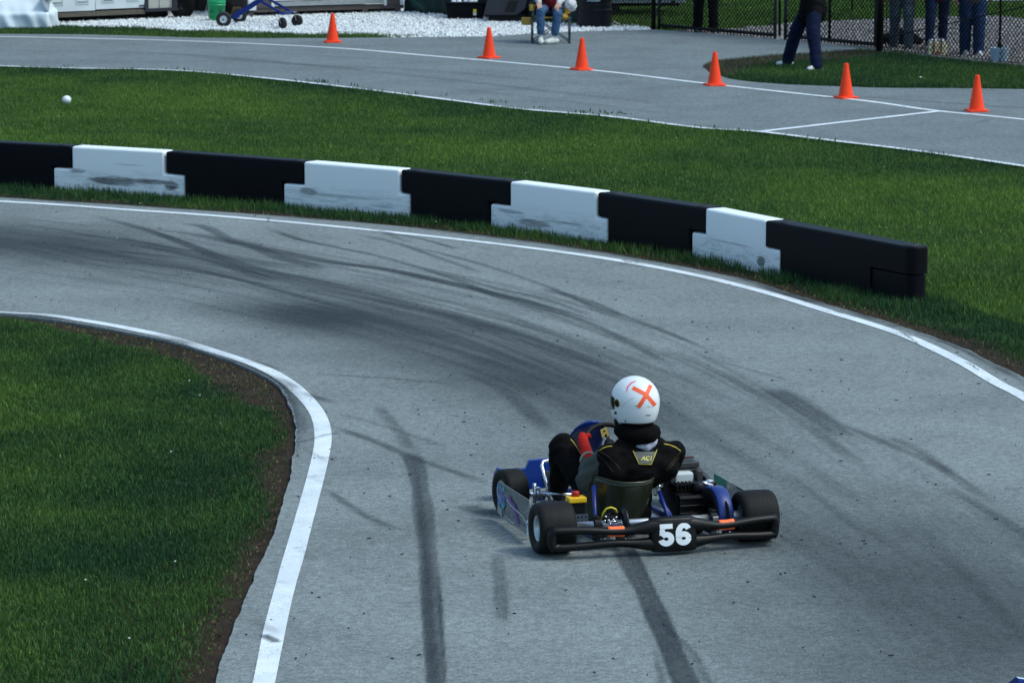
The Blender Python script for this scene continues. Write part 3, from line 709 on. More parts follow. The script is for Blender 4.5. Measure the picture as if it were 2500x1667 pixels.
# ================================================================== OBJECTS
# ------------------------------------------------------------------ barrier blocks
def scuff_mat(name, ells, seed=0, haze_z=.20):
    """white moulded plastic; ells = (cx, cz, rx, rz, strength) rubber smears in block coordinates"""
    m = bpy.data.materials.new(name); m.use_nodes = True; n, l, b = nodes(m)
    tc = n.new('ShaderNodeTexCoord').outputs['Object']; sp = n.new('ShaderNodeSeparateXYZ'); l.new(tc, sp.inputs[0])
    X, Z = sp.outputs[0], sp.outputs[2]
    mp = n.new('ShaderNodeMapping'); l.new(tc, mp.inputs[0]); mp.inputs['Scale'].default_value = (2.2, 1, 26); mp.inputs['Location'].default_value = (seed*3.3, 0, seed*1.7)
    mp.inputs['Rotation'].default_value = (0, .04, 0)
    st = noise(n, l, mp.outputs[0], 1.3, 6, .75); st2 = ramp(n, l, st, [(.44, 0.), (.62, 1.)])
    tot = None
    for cx, cz, rx, rz, s_ in ells:
        dx = mth(n, l, 'DIVIDE', mth(n, l, 'SUBTRACT', X, cx), rx); dz = mth(n, l, 'DIVIDE', mth(n, l, 'SUBTRACT', Z, cz), rz)
        wob = mth(n, l, 'MULTIPLY', mth(n, l, 'SUBTRACT', noise(n, l, mp.outputs[0], 2.2, 6, .8), .5), 1.9)
        d = mth(n, l, 'ADD', mth(n, l, 'SQRT', mth(n, l, 'ADD', mth(n, l, 'MULTIPLY', dx, dx), mth(n, l, 'MULTIPLY', dz, dz))), wob)
        k = n.new('ShaderNodeMapRange'); k.interpolation_type = 'SMOOTHSTEP'; k.inputs[1].default_value = 1.0; k.inputs[2].default_value = .55; l.new(d, k.inputs[0])
        e = mth(n, l, 'MULTIPLY', k.outputs[0], mth(n, l, 'ADD', mth(n, l, 'MULTIPLY', st2, .35), .70)); e = mth(n, l, 'MULTIPLY', e, s_)
        tot = e if tot is None else mth(n, l, 'MAXIMUM', tot, e)
    low = n.new('ShaderNodeMapRange'); low.inputs[1].default_value = haze_z+.07; low.inputs[2].default_value = haze_z-.06; l.new(Z, low.inputs[0])
    mp2 = n.new('ShaderNodeMapping'); l.new(tc, mp2.inputs[0]); mp2.inputs['Scale'].default_value = (1.4, 1, 9); mp2.inputs['Rotation'].default_value = (0, .35, 0); mp2.inputs['Location'].default_value = (seed*1.1, 0, seed)
    sm_ = ramp(n, l, noise(n, l, mp2.outputs[0], 2.4, 7, .75), [(.50, 0.), (.56, .75), (.60, .1), (.68, .0), (.74, .8)])
    f = mth(n, l, 'MULTIPLY', low.outputs[0], mth(n, l, 'ADD', mth(n, l, 'MULTIPLY', sm_, .42), .05))
    f2 = mth(n, l, 'MULTIPLY', st2, .02)
    f = mth(n, l, 'ADD', f, f2)
    tot = mth(n, l, 'MAXIMUM', tot, f) if tot is not None else f
    c = mixc(n, l, tot, (.86, .91, .93), (.022, .024, .027))
    l.new(c, b.inputs['Base Color']); b.inputs['Roughness'].default_value = .42; b.inputs['Specular IOR Level'].default_value = .4
    b.inputs['Subsurface Weight'].default_value = 0
    return m
M_sock = mat('socket', (.003, .003, .004), .5)
M_blk = mat('black_plastic', (.0025, .003, .006), .5, var=.35, vscale=5, bump=.12, bscale=30, spec=.12)
BH, BD, ZS = .455, .20, .232
def PB(xv):     # barrier foot at picture column xv
    xs_ = [p[0] for p in bar_base]; ys_ = [p[1] for p in bar_base]; x_ = xv*1.06293
    return at(x_, float(np.interp(x_, xs_, ys_)))
up = [-60, 165, 378, 697, 918, 1170, 1369, 1618, 1758]; lo = [-25, 122, 425, 650, 942, 1125, 1395, 1587, 1790]
marks = {1: [(.62, .130, .38, .055, 1.0), (1.05, .145, .30, .035, .9), (1.30, .12, .11, .06, .9), (.18, .21, .14, .025, .7), (.8, .30, .25, .008, .4)], 3: [(.20, .17, .15, .045, .8), (.6, .15, .6, .018, .5), (1.1, .09, .2, .02, .4)],
         5: [(.45, .10, .28, .045, .75), (.15, .18, .25, .022, .6), (.9, .14, .3, .015, .5)], 7: [(1.02, .10, .085, .055, 1.0), (.5, .20, .4, .012, .5)]}
names = ['leftmost black block of the kerbside barrier cut off by the left edge', 'leftmost white barrier block, with a long dark rubber smear near its foot',
         'black barrier block between the two leftmost white blocks', 'white barrier block scuffed at its lower left corner, second white one from the left',
         'black barrier block in the middle, between the second and third white blocks', 'white barrier block with light scuffs, third white one from the left',
         'black barrier block between the third and fourth white blocks', 'white barrier block with a round black scuff at its lower right corner', 'long black end block with rounded corner closing the barrier at the right']
GRP = 'interlocking black and white barrier blocks'
for i in range(8):
    white = i % 2 == 1
    xa, xb = (min(up[i], lo[i]), max(up[i+1], lo[i+1]))
    A, B = PB((up[i]+lo[i])/2), PB((up[i+1]+lo[i+1])/2); ax = (B-A).normalized(); ang = math.atan2(ax.y, ax.x)
    L_ = lambda xv: (PB(xv)-A).dot(ax)
    gp = .006
    ul, ur, ll, lr = L_(up[i])+gp, L_(up[i+1])-gp, L_(lo[i])+gp, L_(lo[i+1])-gp
    zs1 = ZS+(-.004 if white else .004)
    poly = [(ll, -.02), (lr, -.02), (lr, zs1), (ur, zs1), (ur, BH), (ul, BH), (ul, zs1), (ll, zs1)] if abs(i) >= 0 else None
    b = MB(); n = len(poly)
    vs = [(p[0], 0, p[1]) for p in poly]+[(p[0], BD, p[1]) for p in poly]
    b.add(vs, [tuple(range(n)), tuple(range(2*n-1, n-1, -1))]+[(k, n+k, n+(k+1) % n, (k+1) % n) for k in range(n)])
    o = b.build('barrier_block', scuff_mat('white_plastic', marks.get(i, []), i) if white else M_blk, bevel=.024, seg=4)
    o.location = A; o.rotation_euler = (0, 0, ang); tag(o, names[i], 'barrier block', GRP)
    for xx in (ul+.14, ur-.14):
        if not white: MB().lathe([(.0, .002), (.045, .002), (.05, .006), (.062, .006), (.068, -.004)], (xx, BD/2, BH), n=24).build('joint_socket', M_sock, o)
# end block
A, B = PB(1774), PB(2092); ax = (B-A).normalized(); ang = math.atan2(ax.y, ax.x); L_ = lambda xv: (PB(xv)-A).dot(ax)
ul, ll, xs_, xe = L_(1758)+.006, L_(1790)+.006, L_(1998), L_(2092)
def endpoly(x0, x1, ins=0, r=.085):
    p = [(x0, BD-ins), (x0, ins)]
    for cx, cy, a0 in ((x1-r, ins+r, -PI/2), (x1-r, BD-ins-r, 0)):
        for k in range(9): a = a0+PI/2*k/8; p.append((cx+r*math.cos(a), cy+r*math.sin(a)))
    return p
b = MB(); b.prism(endpoly(ul, xe), ZS+.004, BH, .018, 0)
b.box(((ll+xs_)/2, BD/2, (ZS-.016)/2), (xs_-ll, BD, ZS+.024))
o = b.build('barrier_block', M_blk); o.location = A; o.rotation_euler = (0, 0, ang); tag(o, names[8], 'barrier block', GRP)
for p in o.data.polygons: p.use_smooth = False
MB().prism(endpoly(xs_+.010, xe-.012, .012, .078), -.02, ZS-.008, .008).build('end_cap', M_blk, o)
for xx in (ul+.16, xe-.13): MB().lathe([(.0, .002), (.045, .002), (.05, .006), (.062, .006), (.068, -.004)], (xx, BD/2, BH), n=24).build('joint_socket', M_sock, o)

# ------------------------------------------------------------------ cones
M_cone = mat('cone_orange', (1.0, .060, .014), .5, var=.10, vscale=14, spec=.2, bump=.1, bscale=20)
def make_cone():
    r = empty('traffic_cone', (0, 0, 0))
    prof = [(.098, .022), (.094, .040), (.030, .425), (.029, .440), (.025, .448), (.018, .449), (.016, .43)]
    b = MB().lathe(prof, n=32); b.build('cone_body', M_cone, r)
    P = []
    for sx, sy in ((1, 1), (-1, 1), (-1, -1), (1, -1)):
        for k in range(5):
            a0 = math.atan2(sy, sx)-PI/4+PI/2*k/4; P.append((sx*.098+.032*math.cos(a0), sy*.098+.032*math.sin(a0)))
    MB().prism(P, 0, .026, .008).build('base', M_cone, r); return r
c0 = make_cone()
cones = [((812, 107), .15, 'leftmost orange traffic cone, standing before the white gravel'), ((1194, 145), .75, 'orange traffic cone in front and left of the seated person'),
         ((1420, 174), .5, 'orange traffic cone just right of the seated person'), ((1745, 212), .3, 'orange traffic cone at the rounded brown tip of the grass island'),
         ((2065, 243), .35, 'orange traffic cone right of the standing person with navy jeans'), ((2384, 275), .1, 'rightmost orange traffic cone, past the painted cross line')]
for i, (p, a, lb) in enumerate(cones):
    o = c0 if i == 0 else copy_tree(c0)
    q = at(p[0], p[1]-3, ZA); o.location = q; o.rotation_euler = (random.uniform(-.012, .012), random.uniform(-.012, .012), a); tag(o, lb, 'traffic cone', 'orange traffic cones along the far track')

# ------------------------------------------------------------------ bodies: one continuous surface from tapered limbs
def seg_sdf(P, a, b, ra, rb):
    a = np.array(a, float); b = np.array(b, float); ab = b-a; t = np.clip(((P-a)@ab)/max(ab@ab, 1e-9), 0, 1)
    return np.linalg.norm(P-a-t[:, None]*ab, axis=1)-(ra+(rb-ra)*t)
def ell_sdf(P, c, r): return (np.linalg.norm((P-np.array(c))/np.array(r), axis=1)-1)*min(r)
def body(name, prims, mats, voxel=.011, smooth=3, wr=.004, wfreq=9, parent=None, flat=None, seed=0):
    b = MB()
    for p in prims:
        if p[0] == 'c':
            a, c, ra, rb = Vector(p[1]), Vector(p[2]), p[3], p[4]; L = (c-a).length
            pts, rr = [], []
            for k in range(5): t = PI/2*k/5; pts.append(-ra*math.cos(t)); rr.append(max(ra*math.sin(t), .0005))
            for k in range(5): pts.append(L*k/4); rr.append(ra+(rb-ra)*k/4)
            for k in range(1, 6): t = PI/2*k/5; pts.append(L+rb*math.sin(t)); rr.append(max(rb*math.cos(t), .0005))
            d = (c-a)/max(L, 1e-6); b.tube([a+d*q for q in pts], rr, 14)
        else: b.ell(p[1], p[2], 0, 20)
    me = b.mesh('tmp', []); ob = bpy.data.objects.new('tmp', me); C.objects.link(ob)
    md = ob.modifiers.new('r', 'REMESH'); md.mode = 'VOXEL'; md.voxel_size = voxel
    dg = bpy.context.evaluated_depsgraph_get(); dg.update()
    nm = bpy.data.meshes.new_from_object(ob.evaluated_get(dg)); bpy.data.objects.remove(ob); bpy.data.meshes.remove(me)
    n = len(nm.vertices); co = np.empty(n*3); nm.vertices.foreach_get('co', co); co = co.reshape(-1, 3)
    ed = np.empty(len(nm.edges)*2, np.int64); nm.edges.foreach_get('vertices', ed); ed = ed.reshape(-1, 2)
    deg = np.bincount(ed.ravel(), minlength=n)[:, None]
    for _ in range(smooth):
        s_ = np.zeros_like(co); np.add.at(s_, ed[:, 0], co[ed[:, 1]]); np.add.at(s_, ed[:, 1], co[ed[:, 0]]); co = co*.45+.55*s_/np.maximum(deg, 1)
    D = np.stack([(seg_sdf(co, *p[1:5]) if p[0] == 'c' else ell_sdf(co, p[1], p[2])) for p in prims], 1)
    D -= np.array([.05 if isinstance(p[-1], float) else 0. for p in prims])[None]
    mi = np.array([int(p[-1]) for p in prims])[D.argmin(1)]
    if wr:
        nm.vertices.foreach_set('co', co.ravel()); nm.update(); no = np.empty(n*3); nm.vertices.foreach_get('normal', no); no = no.reshape(-1, 3)
        q = (vnoise(co[:, 0]+co[:, 2]*.7+5, co[:, 1]+co[:, 2]*1.9+3, wfreq, seed)+vnoise(co[:, 0]*1.3-co[:, 2]*1.5+9, co[:, 1]+co[:, 2]+1, wfreq*2.2, seed+4)*.6-.8)
        cl = np.array([m_.get('cloth', 0) for m_ in mats])[mi]
        co = co+no*(q*wr*cl)[:, None]
    if flat is not None: co[:, 2] = np.maximum(co[:, 2], flat)
    nm.vertices.foreach_set('co', co.ravel())
    for m_ in mats: nm.materials.append(m_)
    pl = np.empty(len(nm.polygons), np.int32); fv = [p.vertices[0] for p in nm.polygons]
    nm.polygons.foreach_set('material_index', mi[np.array(fv)].astype(np.int32)); nm.polygons.foreach_set('use_smooth', np.ones(len(nm.polygons), bool)); nm.update(); nm.name = name
    o = bpy.data.objects.new(name, nm); C.objects.link(o)
    if parent: o.parent = parent
    return o
def cloth(name, col, rough=.85, **k):
    m = mat(name, col, rough, var=k.get('var', .22), vscale=k.get('vscale', 7), bump=k.get('bump', .25), bscale=k.get('bscale', 120), spec=.1); m['cloth'] = 1.0; return m
M_skin = mat('skin', (.46, .27, .20), .55, var=.1); M_skin['cloth'] = 0.0
def hand_prims(wrist, dirv, palmn, mi, curl=.3, s=1.0, side=1):
    """palm, four fingers and a thumb; dirv points along the hand, palmn out of the palm"""
    d = Vector(dirv).normalized(); n = Vector(palmn); n = (n-d*n.dot(d)).normalized(); x = d.cross(n)*side; W = Vector(wrist)
    out = []
    for k in range(4):
        o = (k-1.5)*.021*s; out.append(('c', W+x*o*.6+d*.01*s, W+x*o+d*.085*s, .013*s, .011*s, mi))
        L = [.068, .078, .072, .056][k]*s; a = curl*(1+.12*k); p = W+x*o*1.06+d*.088*s; dd = d.copy()
        for j, fr in enumerate((.45, .32, .23)):
            dd = (Matrix.Rotation(a, 3, x*side) @ dd) if True else dd
            q = p+dd*L*fr; out.append(('c', p, q, (.0092-.0008*j)*s, (.0086-.0008*j)*s, mi)); p = q
    t0 = W-x*.026*s+d*.025*s; t1 = t0+(d*.6-x*.62+n*.4).normalized()*.036*s; t2 = t1+(d*.9-x*.15+n*.4).normalized()*.03*s
    out += [('c', t0, t1, .013*s, .0105*s, mi), ('c', t1, t2, .0100*s, .0085*s, mi)]
    return out
def head_bits(par, c, fwd, hairm, s=1.0, lid=True):
    """eyes, hair as children; the head itself is in the body mesh"""
    f = Vector((fwd[0], fwd[1], 0)).normalized(); x = Vector((f.y, -f.x, 0)); c = Vector(c); R = Matrix((x, f, Vector((0, 0, 1)))).transposed()
    for k in (-1, 1):
        e = MB(); e.ell(c+x*.031*k*s+f*.088*s+Vector((0, 0, .005)), (.013, .009, .008), 0, 10, R); e.ell(c+x*.031*k*s+f*.096*s+Vector((0, 0, .005)), (.005, .003, .005), 1, 8, R)
        e.build('eye', [mat('eye_white', (.7, .7, .7), .3), mat('pupil', (.02, .015, .01), .2)], par)
    body('hair', [('e', c-f*.018+Vector((0, 0, .035)), (.088*s, .098*s, .098*s), 0), ('e', c-f*.05-Vector((0, 0, .02)), (.075, .06, .09), 0)], [hairm], .012, 2, .003, 40, par)
def head_prims(c, fwd, mi):
    f = Vector((fwd[0], fwd[1], 0)).normalized(); x = Vector((f.y, -f.x, 0)); c = Vector(c); Z = Vector((0, 0, 1))
    return [('e', c+Z*.02, (.078, .09, .10), mi), ('c', c+f*.02-Z*.05, c+f*.045-Z*.085, .055, .036, mi), ('c', c+f*.085+Z*.0, c+f*.105-Z*.028, .009, .013, mi),
            ('c', c+f*.082-Z*.058-x*.018, c+f*.082-Z*.058+x*.018, .010, .010, mi), ('e', c-x*.08-Z*.005, (.014, .022, .03), mi), ('e', c+x*.08-Z*.005, (.014, .022, .03), mi)]

def stander(label, footL, footR, pelv, face, H_, mats, hairm, foot_dirs=None, hem=.88, wide=1.0, arms='down', baggy=1.0, coat_r=1.0, seed=0, toe=.0):
    """world positions for feet (ground) and the pelvis (x,y); face = facing angle (0 = +Y)"""
    root_loc = Vector(((footL[0]+footR[0])/2, (footL[1]+footR[1])/2, 0)); zf = footL[2]
    k = H_/1.78; Z = Vector((0, 0, 1))
    f = Vector((-math.sin(face), math.cos(face), 0)); x = Vector((f.y, -f.x, 0))
    fl, fr = Vector(footL)-root_loc, Vector(footR)-root_loc; pv = Vector((pelv[0]-root_loc.x, pelv[1]-root_loc.y, zf+.93*k))
    dl, dr = foot_dirs or (f, f)
    if (fr-fl).dot(x) < 0: fl, fr, dl, dr = fr, fl, dr, dl
    PR = []
    for foot, sgn, d in ((fl, -1, Vector(dl)), (fr, 1, Vector(dr))):
        d = d.normalized(); an = foot+Z*.10; hip = pv+x*.095*sgn*wide-Z*.03
        kn = (an+hip)/2+Z*.02+f*.035
        PR += [('c', foot-d*.05+Z*.042, foot+d*.13+Z*.035, .046, .040, 2), ('c', foot+d*.02+Z*.06, foot+d*.12+Z*.04, .042, .036, 2),
               ('c', an-Z*.03, kn, .068*baggy, .080*baggy, 1), ('c', kn, hip, .082*baggy, .105*wide, 1)]
    PR += [('e', pv, (.165*wide, .125*wide, .12), 1)]
    ch = pv+Z*.36*k
    PR += [('c', pv+Z*(hem-.93)*k, pv+Z*.12, (.155 if hem > .83 else .200)*wide*coat_r, .150*wide*coat_r, 0. if hem < .83 else 0), ('e', pv+Z*.02-f*.0, (.185*wide*coat_r, .145*wide*coat_r, .13), 0) if hem < .9 else ('e', pv+Z*.10, (.165*wide, .125*wide, .10), 0),
           ('e', pv+Z*.2, (.17*wide, .13*wide, .18), 0), ('e', ch, (.19*wide, .13*wide, .19), 0), ('c', ch+Z*.13*k-x*.16, ch+Z*.13*k+x*.16, .068, .068, 0),
           ('c', ch+Z*.14, ch+Z*.25*k, .062, .056, 3)]
    hd = ch+Z*.36*k+f*.02; PR += head_prims(hd, f, 3)
    for sgn in (-1, 1):
        sh = ch+Z*.13*k+x*.19*sgn*wide
        if arms == 'down': el = sh+x*.06*sgn-Z*.29*k-f*.02; wr = el-Z*.24*k+f*.07; hdv = (wr-el)
        elif arms == 'phone': el = sh+x*.10*sgn-Z*.27*k+f*.03; wr = el+f*.17-x*.10*sgn+Z*.10; hdv = (wr-el)
        else: el = sh+x*.13*sgn-Z*.26*k-f*.02; wr = el+f*.16-x*.10*sgn-Z*.10; hdv = (wr-el)
        PR += [('c', sh, el, .060, .052, 0), ('c', el, wr, .050, .038, 0)]
        PR += hand_prims(wr+(wr-el).normalized()*.02, hdv, -x*sgn, 3, .25, 1.0, sgn)
    o = body('person', PR, mats, .010, 3, .013, 8, None, zf, seed)
    o.location = root_loc; tag(o, label, 'person')
    head_bits(o, hd, f, hairm); return o
def gpt(x, y, z=0.0): return at(x, y, z)
J_navy = cloth('navy_denim', (.010, .020, .062)); J_blue = cloth('blue_denim', (.016, .038, .105)); J_grey = cloth('grey_denim', (.085, .115, .155))
K_black = cloth('black_cloth', (.003, .003, .004)); K_blackp = cloth('black_trousers', (.003, .003, .004)); K_dnavy = cloth('dark_navy_denim', (.006, .011, .034)); K_grey = cloth('grey_jacket', (.10, .11, .12)); K_red = cloth('dark_red_jacket', (.12, .02, .02))
S_white = mat('white_shoe', (.62, .66, .68), .5, var=.15, vscale=20); S_dark = mat('dark_shoe', (.03, .032, .035), .6); S_white['cloth'] = 0.0; S_dark['cloth'] = 0.0
H_brown = mat('brown_hair', (.06, .035, .02), .7); H_grey = mat('grey_hair', (.28, .27, .26), .7); H_brown['cloth'] = 0.; H_grey['cloth'] = 0.
def wv(a): return Vector((math.cos(a), math.sin(a), 0))
# black-clad person behind the left gate leaf
a, b_ = gpt(1703, 82), gpt(1742, 83)
stander('person in loose black trousers standing behind the left gate leaf', a, b_, ((a+b_)/2)[:2], PI, 1.8, [K_black, K_blackp, S_dark, M_skin], H_brown, wide=1.05, baggy=1.12, hem=.86, seed=1)
# person on the island
a, b_ = gpt(1922, 163, .0), gpt(1994, 175, .0)
stander('person in a long black jacket and navy jeans standing on the grass island', a, b_, (gpt(1984, 170).x, (a.y+b_.y)/2), PI/2+.15, 1.86, [K_black, K_dnavy, S_white, M_skin], H_grey,
        (Vector((-1, -.15, 0)), Vector((-.85, -.5, 0))), hem=.79, wide=1.05, coat_r=1.0, arms='out', baggy=1.22, seed=2)
a, b_ = gpt(2182, 119), gpt(2218, 122)
stander('person in faded grey jeans and dark shoes behind the fence right of the thick post', a, b_, ((a+b_)/2)[:2], PI+.1, 1.78, [K_grey, J_grey, S_dark, M_skin], H_brown, seed=3, baggy=1.05)
a, b_ = gpt(2268, 125), gpt(2300, 120)
stander('person in navy jeans and dark shoes behind the cream first aid bag', a, b_, (((a+b_)/2).x+.03, ((a+b_)/2).y), PI-.2, 1.76, [K_red, J_navy, S_dark, M_skin], H_brown, (Vector((-.7, -.7, 0)), Vector((.2, -1, 0))), seed=4, baggy=.98)
a, b_ = gpt(2355, 136), gpt(2388, 138)
stander('person in bright blue jeans and white shoes behind the fence near the bucket', a, b_, ((a+b_)/2)[:2], PI+.15, 1.82, [K_grey, J_blue, S_white, M_skin], H_grey, baggy=1.22, wide=1.08, seed=5)

# ------------------------------------------------------------------ seated person in a folding chair
ch0 = at(1345, 104, ZA); Z = Vector((0, 0, 1))
M_tube = mat('grey_tube', (.10, .12, .14), .35, .4); M_yel = cloth('mustard_fabric', (.42, .27, .06)); M_dkfab = cloth('dark_fabric', (.02, .02, .025)); M_pl = mat('black_fitting', (.01, .01, .012), .4)
fc = empty('folding_chair', ch0, PI, 'folding camp chair with grey crossed legs and mustard seat on the apron', 'folding chair')
# local: +y towards the camera, +x = picture left
hw, fy, ry_ = .285, .22, -.24
for sx in (-1, 1):
    MB().tube([(sx*hw, fy, .0), (sx*hw*.97, fy-.03, .60)], .0095, 8).build('leg', M_tube, fc); MB().tube([(sx*hw, ry_, 0), (sx*hw*.93, ry_+.0, .62), (sx*hw*.90, ry_-.12, .92)], .0095, 8).build('leg', M_tube, fc)
b = MB()
for y0, y1 in ((fy, fy), (ry_, ry_)):
    b.tube([(-hw, y0, .02), (hw, y1, .40)], .0085, 8); b.tube([(hw, y0+.018, .02), (-hw, y1+.018, .40)], .0085, 8)
for sx in (-1, 1): b.tube([(sx*hw, fy, .02), (sx*hw, ry_, .40)], .008, 8); b.tube([(sx*(hw+.018), ry_, .02), (sx*(hw+.018), fy, .40)], .008, 8)
b.build('cross_braces', M_tube, fc)
b = MB()
for sx in (-1, 1):
    for y_ in (fy, ry_):
        MB().box((sx*hw, y_, .016), (.035, .05, .03)).build('rubber_foot', M_pl, fc, .004); MB().box((sx*hw, y_, .16), (.028, .03, .05)).build('joint_clamp', M_pl, fc, .004); MB().box((sx*hw, y_, .40), (.03, .03, .05)).build('joint_clamp', M_pl, fc, .004)
b = MB(); nu = 9; vs = []
for i in range(nu):
    for j in range(nu):
        u = i/(nu-1)*2-1; v_ = j/(nu-1)*2-1; vs.append((u*hw*.95, v_*.23-.01, .42-.05*(1-u*u)+.01*v_))
vs2 = [(p[0], p[1], p[2]-.006) for p in vs]; N1 = len(vs)
b.add(vs+vs2, [(i*nu+j, (i+1)*nu+j, (i+1)*nu+j+1, i*nu+j+1) for i in range(nu-1) for j in range(nu-1)]+[(N1+i*nu+j+1, N1+(i+1)*nu+j+1, N1+(i+1)*nu+j, N1+i*nu+j) for i in range(nu-1) for j in range(nu-1)], 0, True)
b.bar((-hw*.95, .225, .40), (hw*.95, .225, .40), .09, .012)
b.build('seat', M_yel, fc)
b = MB(); b.add([(-.26, -.25, .45), (.26, -.25, .45), (.26, -.36, .92), (-.26, -.36, .92), (-.26, -.26, .45), (.26, -.26, .45), (.26, -.37, .92), (-.26, -.37, .92)], [(0, 1, 2, 3), (7, 6, 5, 4), (0, 4, 5, 1), (2, 6, 7, 3), (1, 5, 6, 2), (0, 3, 7, 4)])
b.build('backrest', M_dkfab, fc)
for sx in (-1, 1):
    b = MB(); b.box((sx*(hw+.01), -.01, .615), (.075, .46, .018)); arm = b.build('armrest', M_dkfab, fc, .006)
    b = MB(); b.lathe([(.040, -.11), (.046, 0), (.043, 0), (.038, -.108)], (sx*(hw+.01), .17, .61), n=16); b.build('cup_holder', M_yel, arm)
# fabric pouch hanging from the left side of the picture
MB().box((hw+.10, .10, .335), (.15, .06, .12)).build('side_pouch', M_yel, fc, .02, 3)

SW = cloth('white_sweatshirt', (.50, .50, .52)); SM = cloth('maroon_shirt', (.10, .008, .014)); JB = cloth('washed_denim', (.045, .095, .185), var=.35); SK_ = mat('grey_sock', (.35, .36, .38), .9); SK_['cloth'] = 0.
SH = mat('worn_white_shoe', (.58, .60, .57), .6, var=.2, vscale=25); SH['cloth'] = 0.
pr = []
kl_, kr_ = Vector((.165, .32, .50)), Vector((-.10, .33, .45)); al, ar = Vector((.16, .34, .11)), Vector((-.045, .34, .10))
for kn, an, sx, d in ((kl_, al, 1, Vector((0, 1, 0))), (kr_, ar, -1, Vector((.75, .65, 0)).normalized())):
    hip = Vector((sx*.10, -.10, .50)); cu = an.lerp(kn, .22)
    pr += [('c', hip, kn, .095, .074, 1), ('c', kn, cu, .072, .062, 1), ('c', cu, an, .040, .036, 4), ('c', an, an-Z*.04, .040, .042, 4),
           ('c', Vector((an.x, an.y, .045))-d*.05, Vector((an.x, an.y, .040))+d*.15, .045, .040, 2), ('c', Vector((an.x, an.y, .07)), Vector((an.x, an.y, .045))+d*.12, .044, .036, 2)]
pr += [('e', (0, -.12, .52), (.19, .15, .13), 1), ('e', (0, -.13, .72), (.18, .14, .24), 5), ('e', (0, -.12, .90), (.19, .13, .19), 5), ('c', (0, -.02, .58), (0, -.06, .8), .10, .11, 5), ('c', (-.16, -.14, 1.03), (.16, -.14, 1.03), .068, .068, 0), ('c', (0, -.13, 1.04), (0, -.11, 1.16), .06, .055, 3)]
pr += head_prims((0, -.09, 1.26), (0, 1), 3)
shL, elL, wrL = Vector((.21, -.13, 1.01)), Vector((.27, .0, .76)), Vector((.19, .22, .64)); shR, elR, wrR = Vector((-.21, -.13, 1.01)), Vector((-.25, .02, .74)), Vector((-.12, .22, .62))
for sh, el, wr in ((shL, elL, wrL), (shR, elR, wrR)): pr += [('c', sh, el, .066, .058, 0), ('c', el, wr, .056, .046, 0)]
pr += hand_prims(wrL+Vector((-.005, .03, -.01)), (-.05, 1, -.45), (0, -.3, -1), 3, .3, 1, 1)
pr += hand_prims(wrR+Vector((.01, .03, -.005)), (.25, 1, -.5), (0, -.3, -1), 3, .3, 1, -1)
sp_ = body('person', pr, [SW, JB, SH, M_skin, SK_, SM], .009, 3, .012, 11, None, .0, 6)
sp_.location = ch0; sp_.rotation_euler = (0, 0, PI); tag(sp_, 'seated person in washed blue jeans, maroon shirt and white sleeves on the camp chair', 'person')
head_bits(sp_, (0, -.09, 1.26), (0, 1), H_grey)
# maroon and white bundle hanging on the right arm of the chair
bb = body('cloth_bundle', [('e', (-.30, .14, .58), (.10, .12, .10), 0), ('c', (-.27, .17, .56), (-.22, .20, .40), .065, .045, 1), ('e', (-.24, .18, .46), (.06, .06, .07), 2), ('e', (-.20, .22, .40), (.05, .05, .05), 1)],
          [SW, cloth('mustard_cloth', (.40, .26, .05)), SM], .008, 2, .016, 26, None, None, 3)
bb.location = ch0; bb.rotation_euler = (0, 0, PI); tag(bb, 'crumpled white, maroon and mustard jacket draped over the chair arm', 'jacket')

# ------------------------------------------------------------------ chain-link fence and gates
M_fence = mat('black_vinyl_pipe', (.004, .005, .005), .5, .0, spec=.25); M_wire = mat('black_vinyl_wire', (.003, .004, .004), .8, spec=.08); M_galv = mat('dark_galvanised_pipe', (.035, .045, .055), .45, .5)
def link_mesh(name, A, B, z0, z1, parent, pitch=.056, r=.0038):
    """two sets of diagonal wires crossing, A and B are ground points in the parent's space"""
    A, B = Vector(A), Vector(B); L = (B-A).length; ax = (B-A)/L; nrm = Vector((-ax.y, ax.x, 0)); hh = z1-z0; b = MB(); p = pitch*1.414
    n0 = int(-hh/p)-1; n1 = int(L/p)+1
    for sgn in (1, -1):
        for k in range(n0, n1+1):
            # line x = k*p + t (t = height) for sgn 1; mirrored for -1
            t0, t1 = 0.0, hh; x0 = k*p
            if x0 < 0: t0 = -x0
            if x0+hh > L: t1 = L-x0
            if t1-t0 < .01: continue
            xa, xb = x0+t0, x0+t1
            if sgn < 0: xa, xb = L-xa, L-xb
            b.bar(A+ax*xa+Z*(z0+t0)+nrm*.0028*sgn, A+ax*xb+Z*(z0+t1)+nrm*.0028*sgn, r*2, r*2)
    return b.build(name, M_wire, parent)
def pipe(b, p, q, r, mi=0): b.tube([p, q], r, 12, mi)
FT_ = 1.85
def gate(name, pa, pb, label, mids=()):
    A, B = at(*pa), at(*pb); g_ = empty(name, A, 0, label, 'gate'); B = B-A; A = Vector((0, 0, 0)); b = MB()
    for q in (A, B): b = MB(); pipe(b, q+Z*.015, q+Z*FT_, .026); b.build('gate_upright', M_galv, g_)
    for z_, r_ in ((.085, .027), (FT_, .026), (1.0, .018)): b = MB(); pipe(b, A+Z*z_, B+Z*z_, r_); b.build('gate_rail', M_fence, g_)
    for t in mids: b = MB(); q = A.lerp(B, t); pipe(b, q+Z*.05, q+Z*FT_, .022); b.build('gate_brace', M_fence, g_)
    link_mesh('chain_link', A, B, .03, FT_-.02, g_)
    for z_ in (.33, 1.5): b = MB(); b.tube([A+Z*(z_-.03), A+Z*(z_+.03)], .036, 10); b.build('hinge', M_fence, g_)
    return g_
gate('fence_gate', (1609, 75), (1892, 99), 'left chain-link gate leaf in front of the person in black trousers')
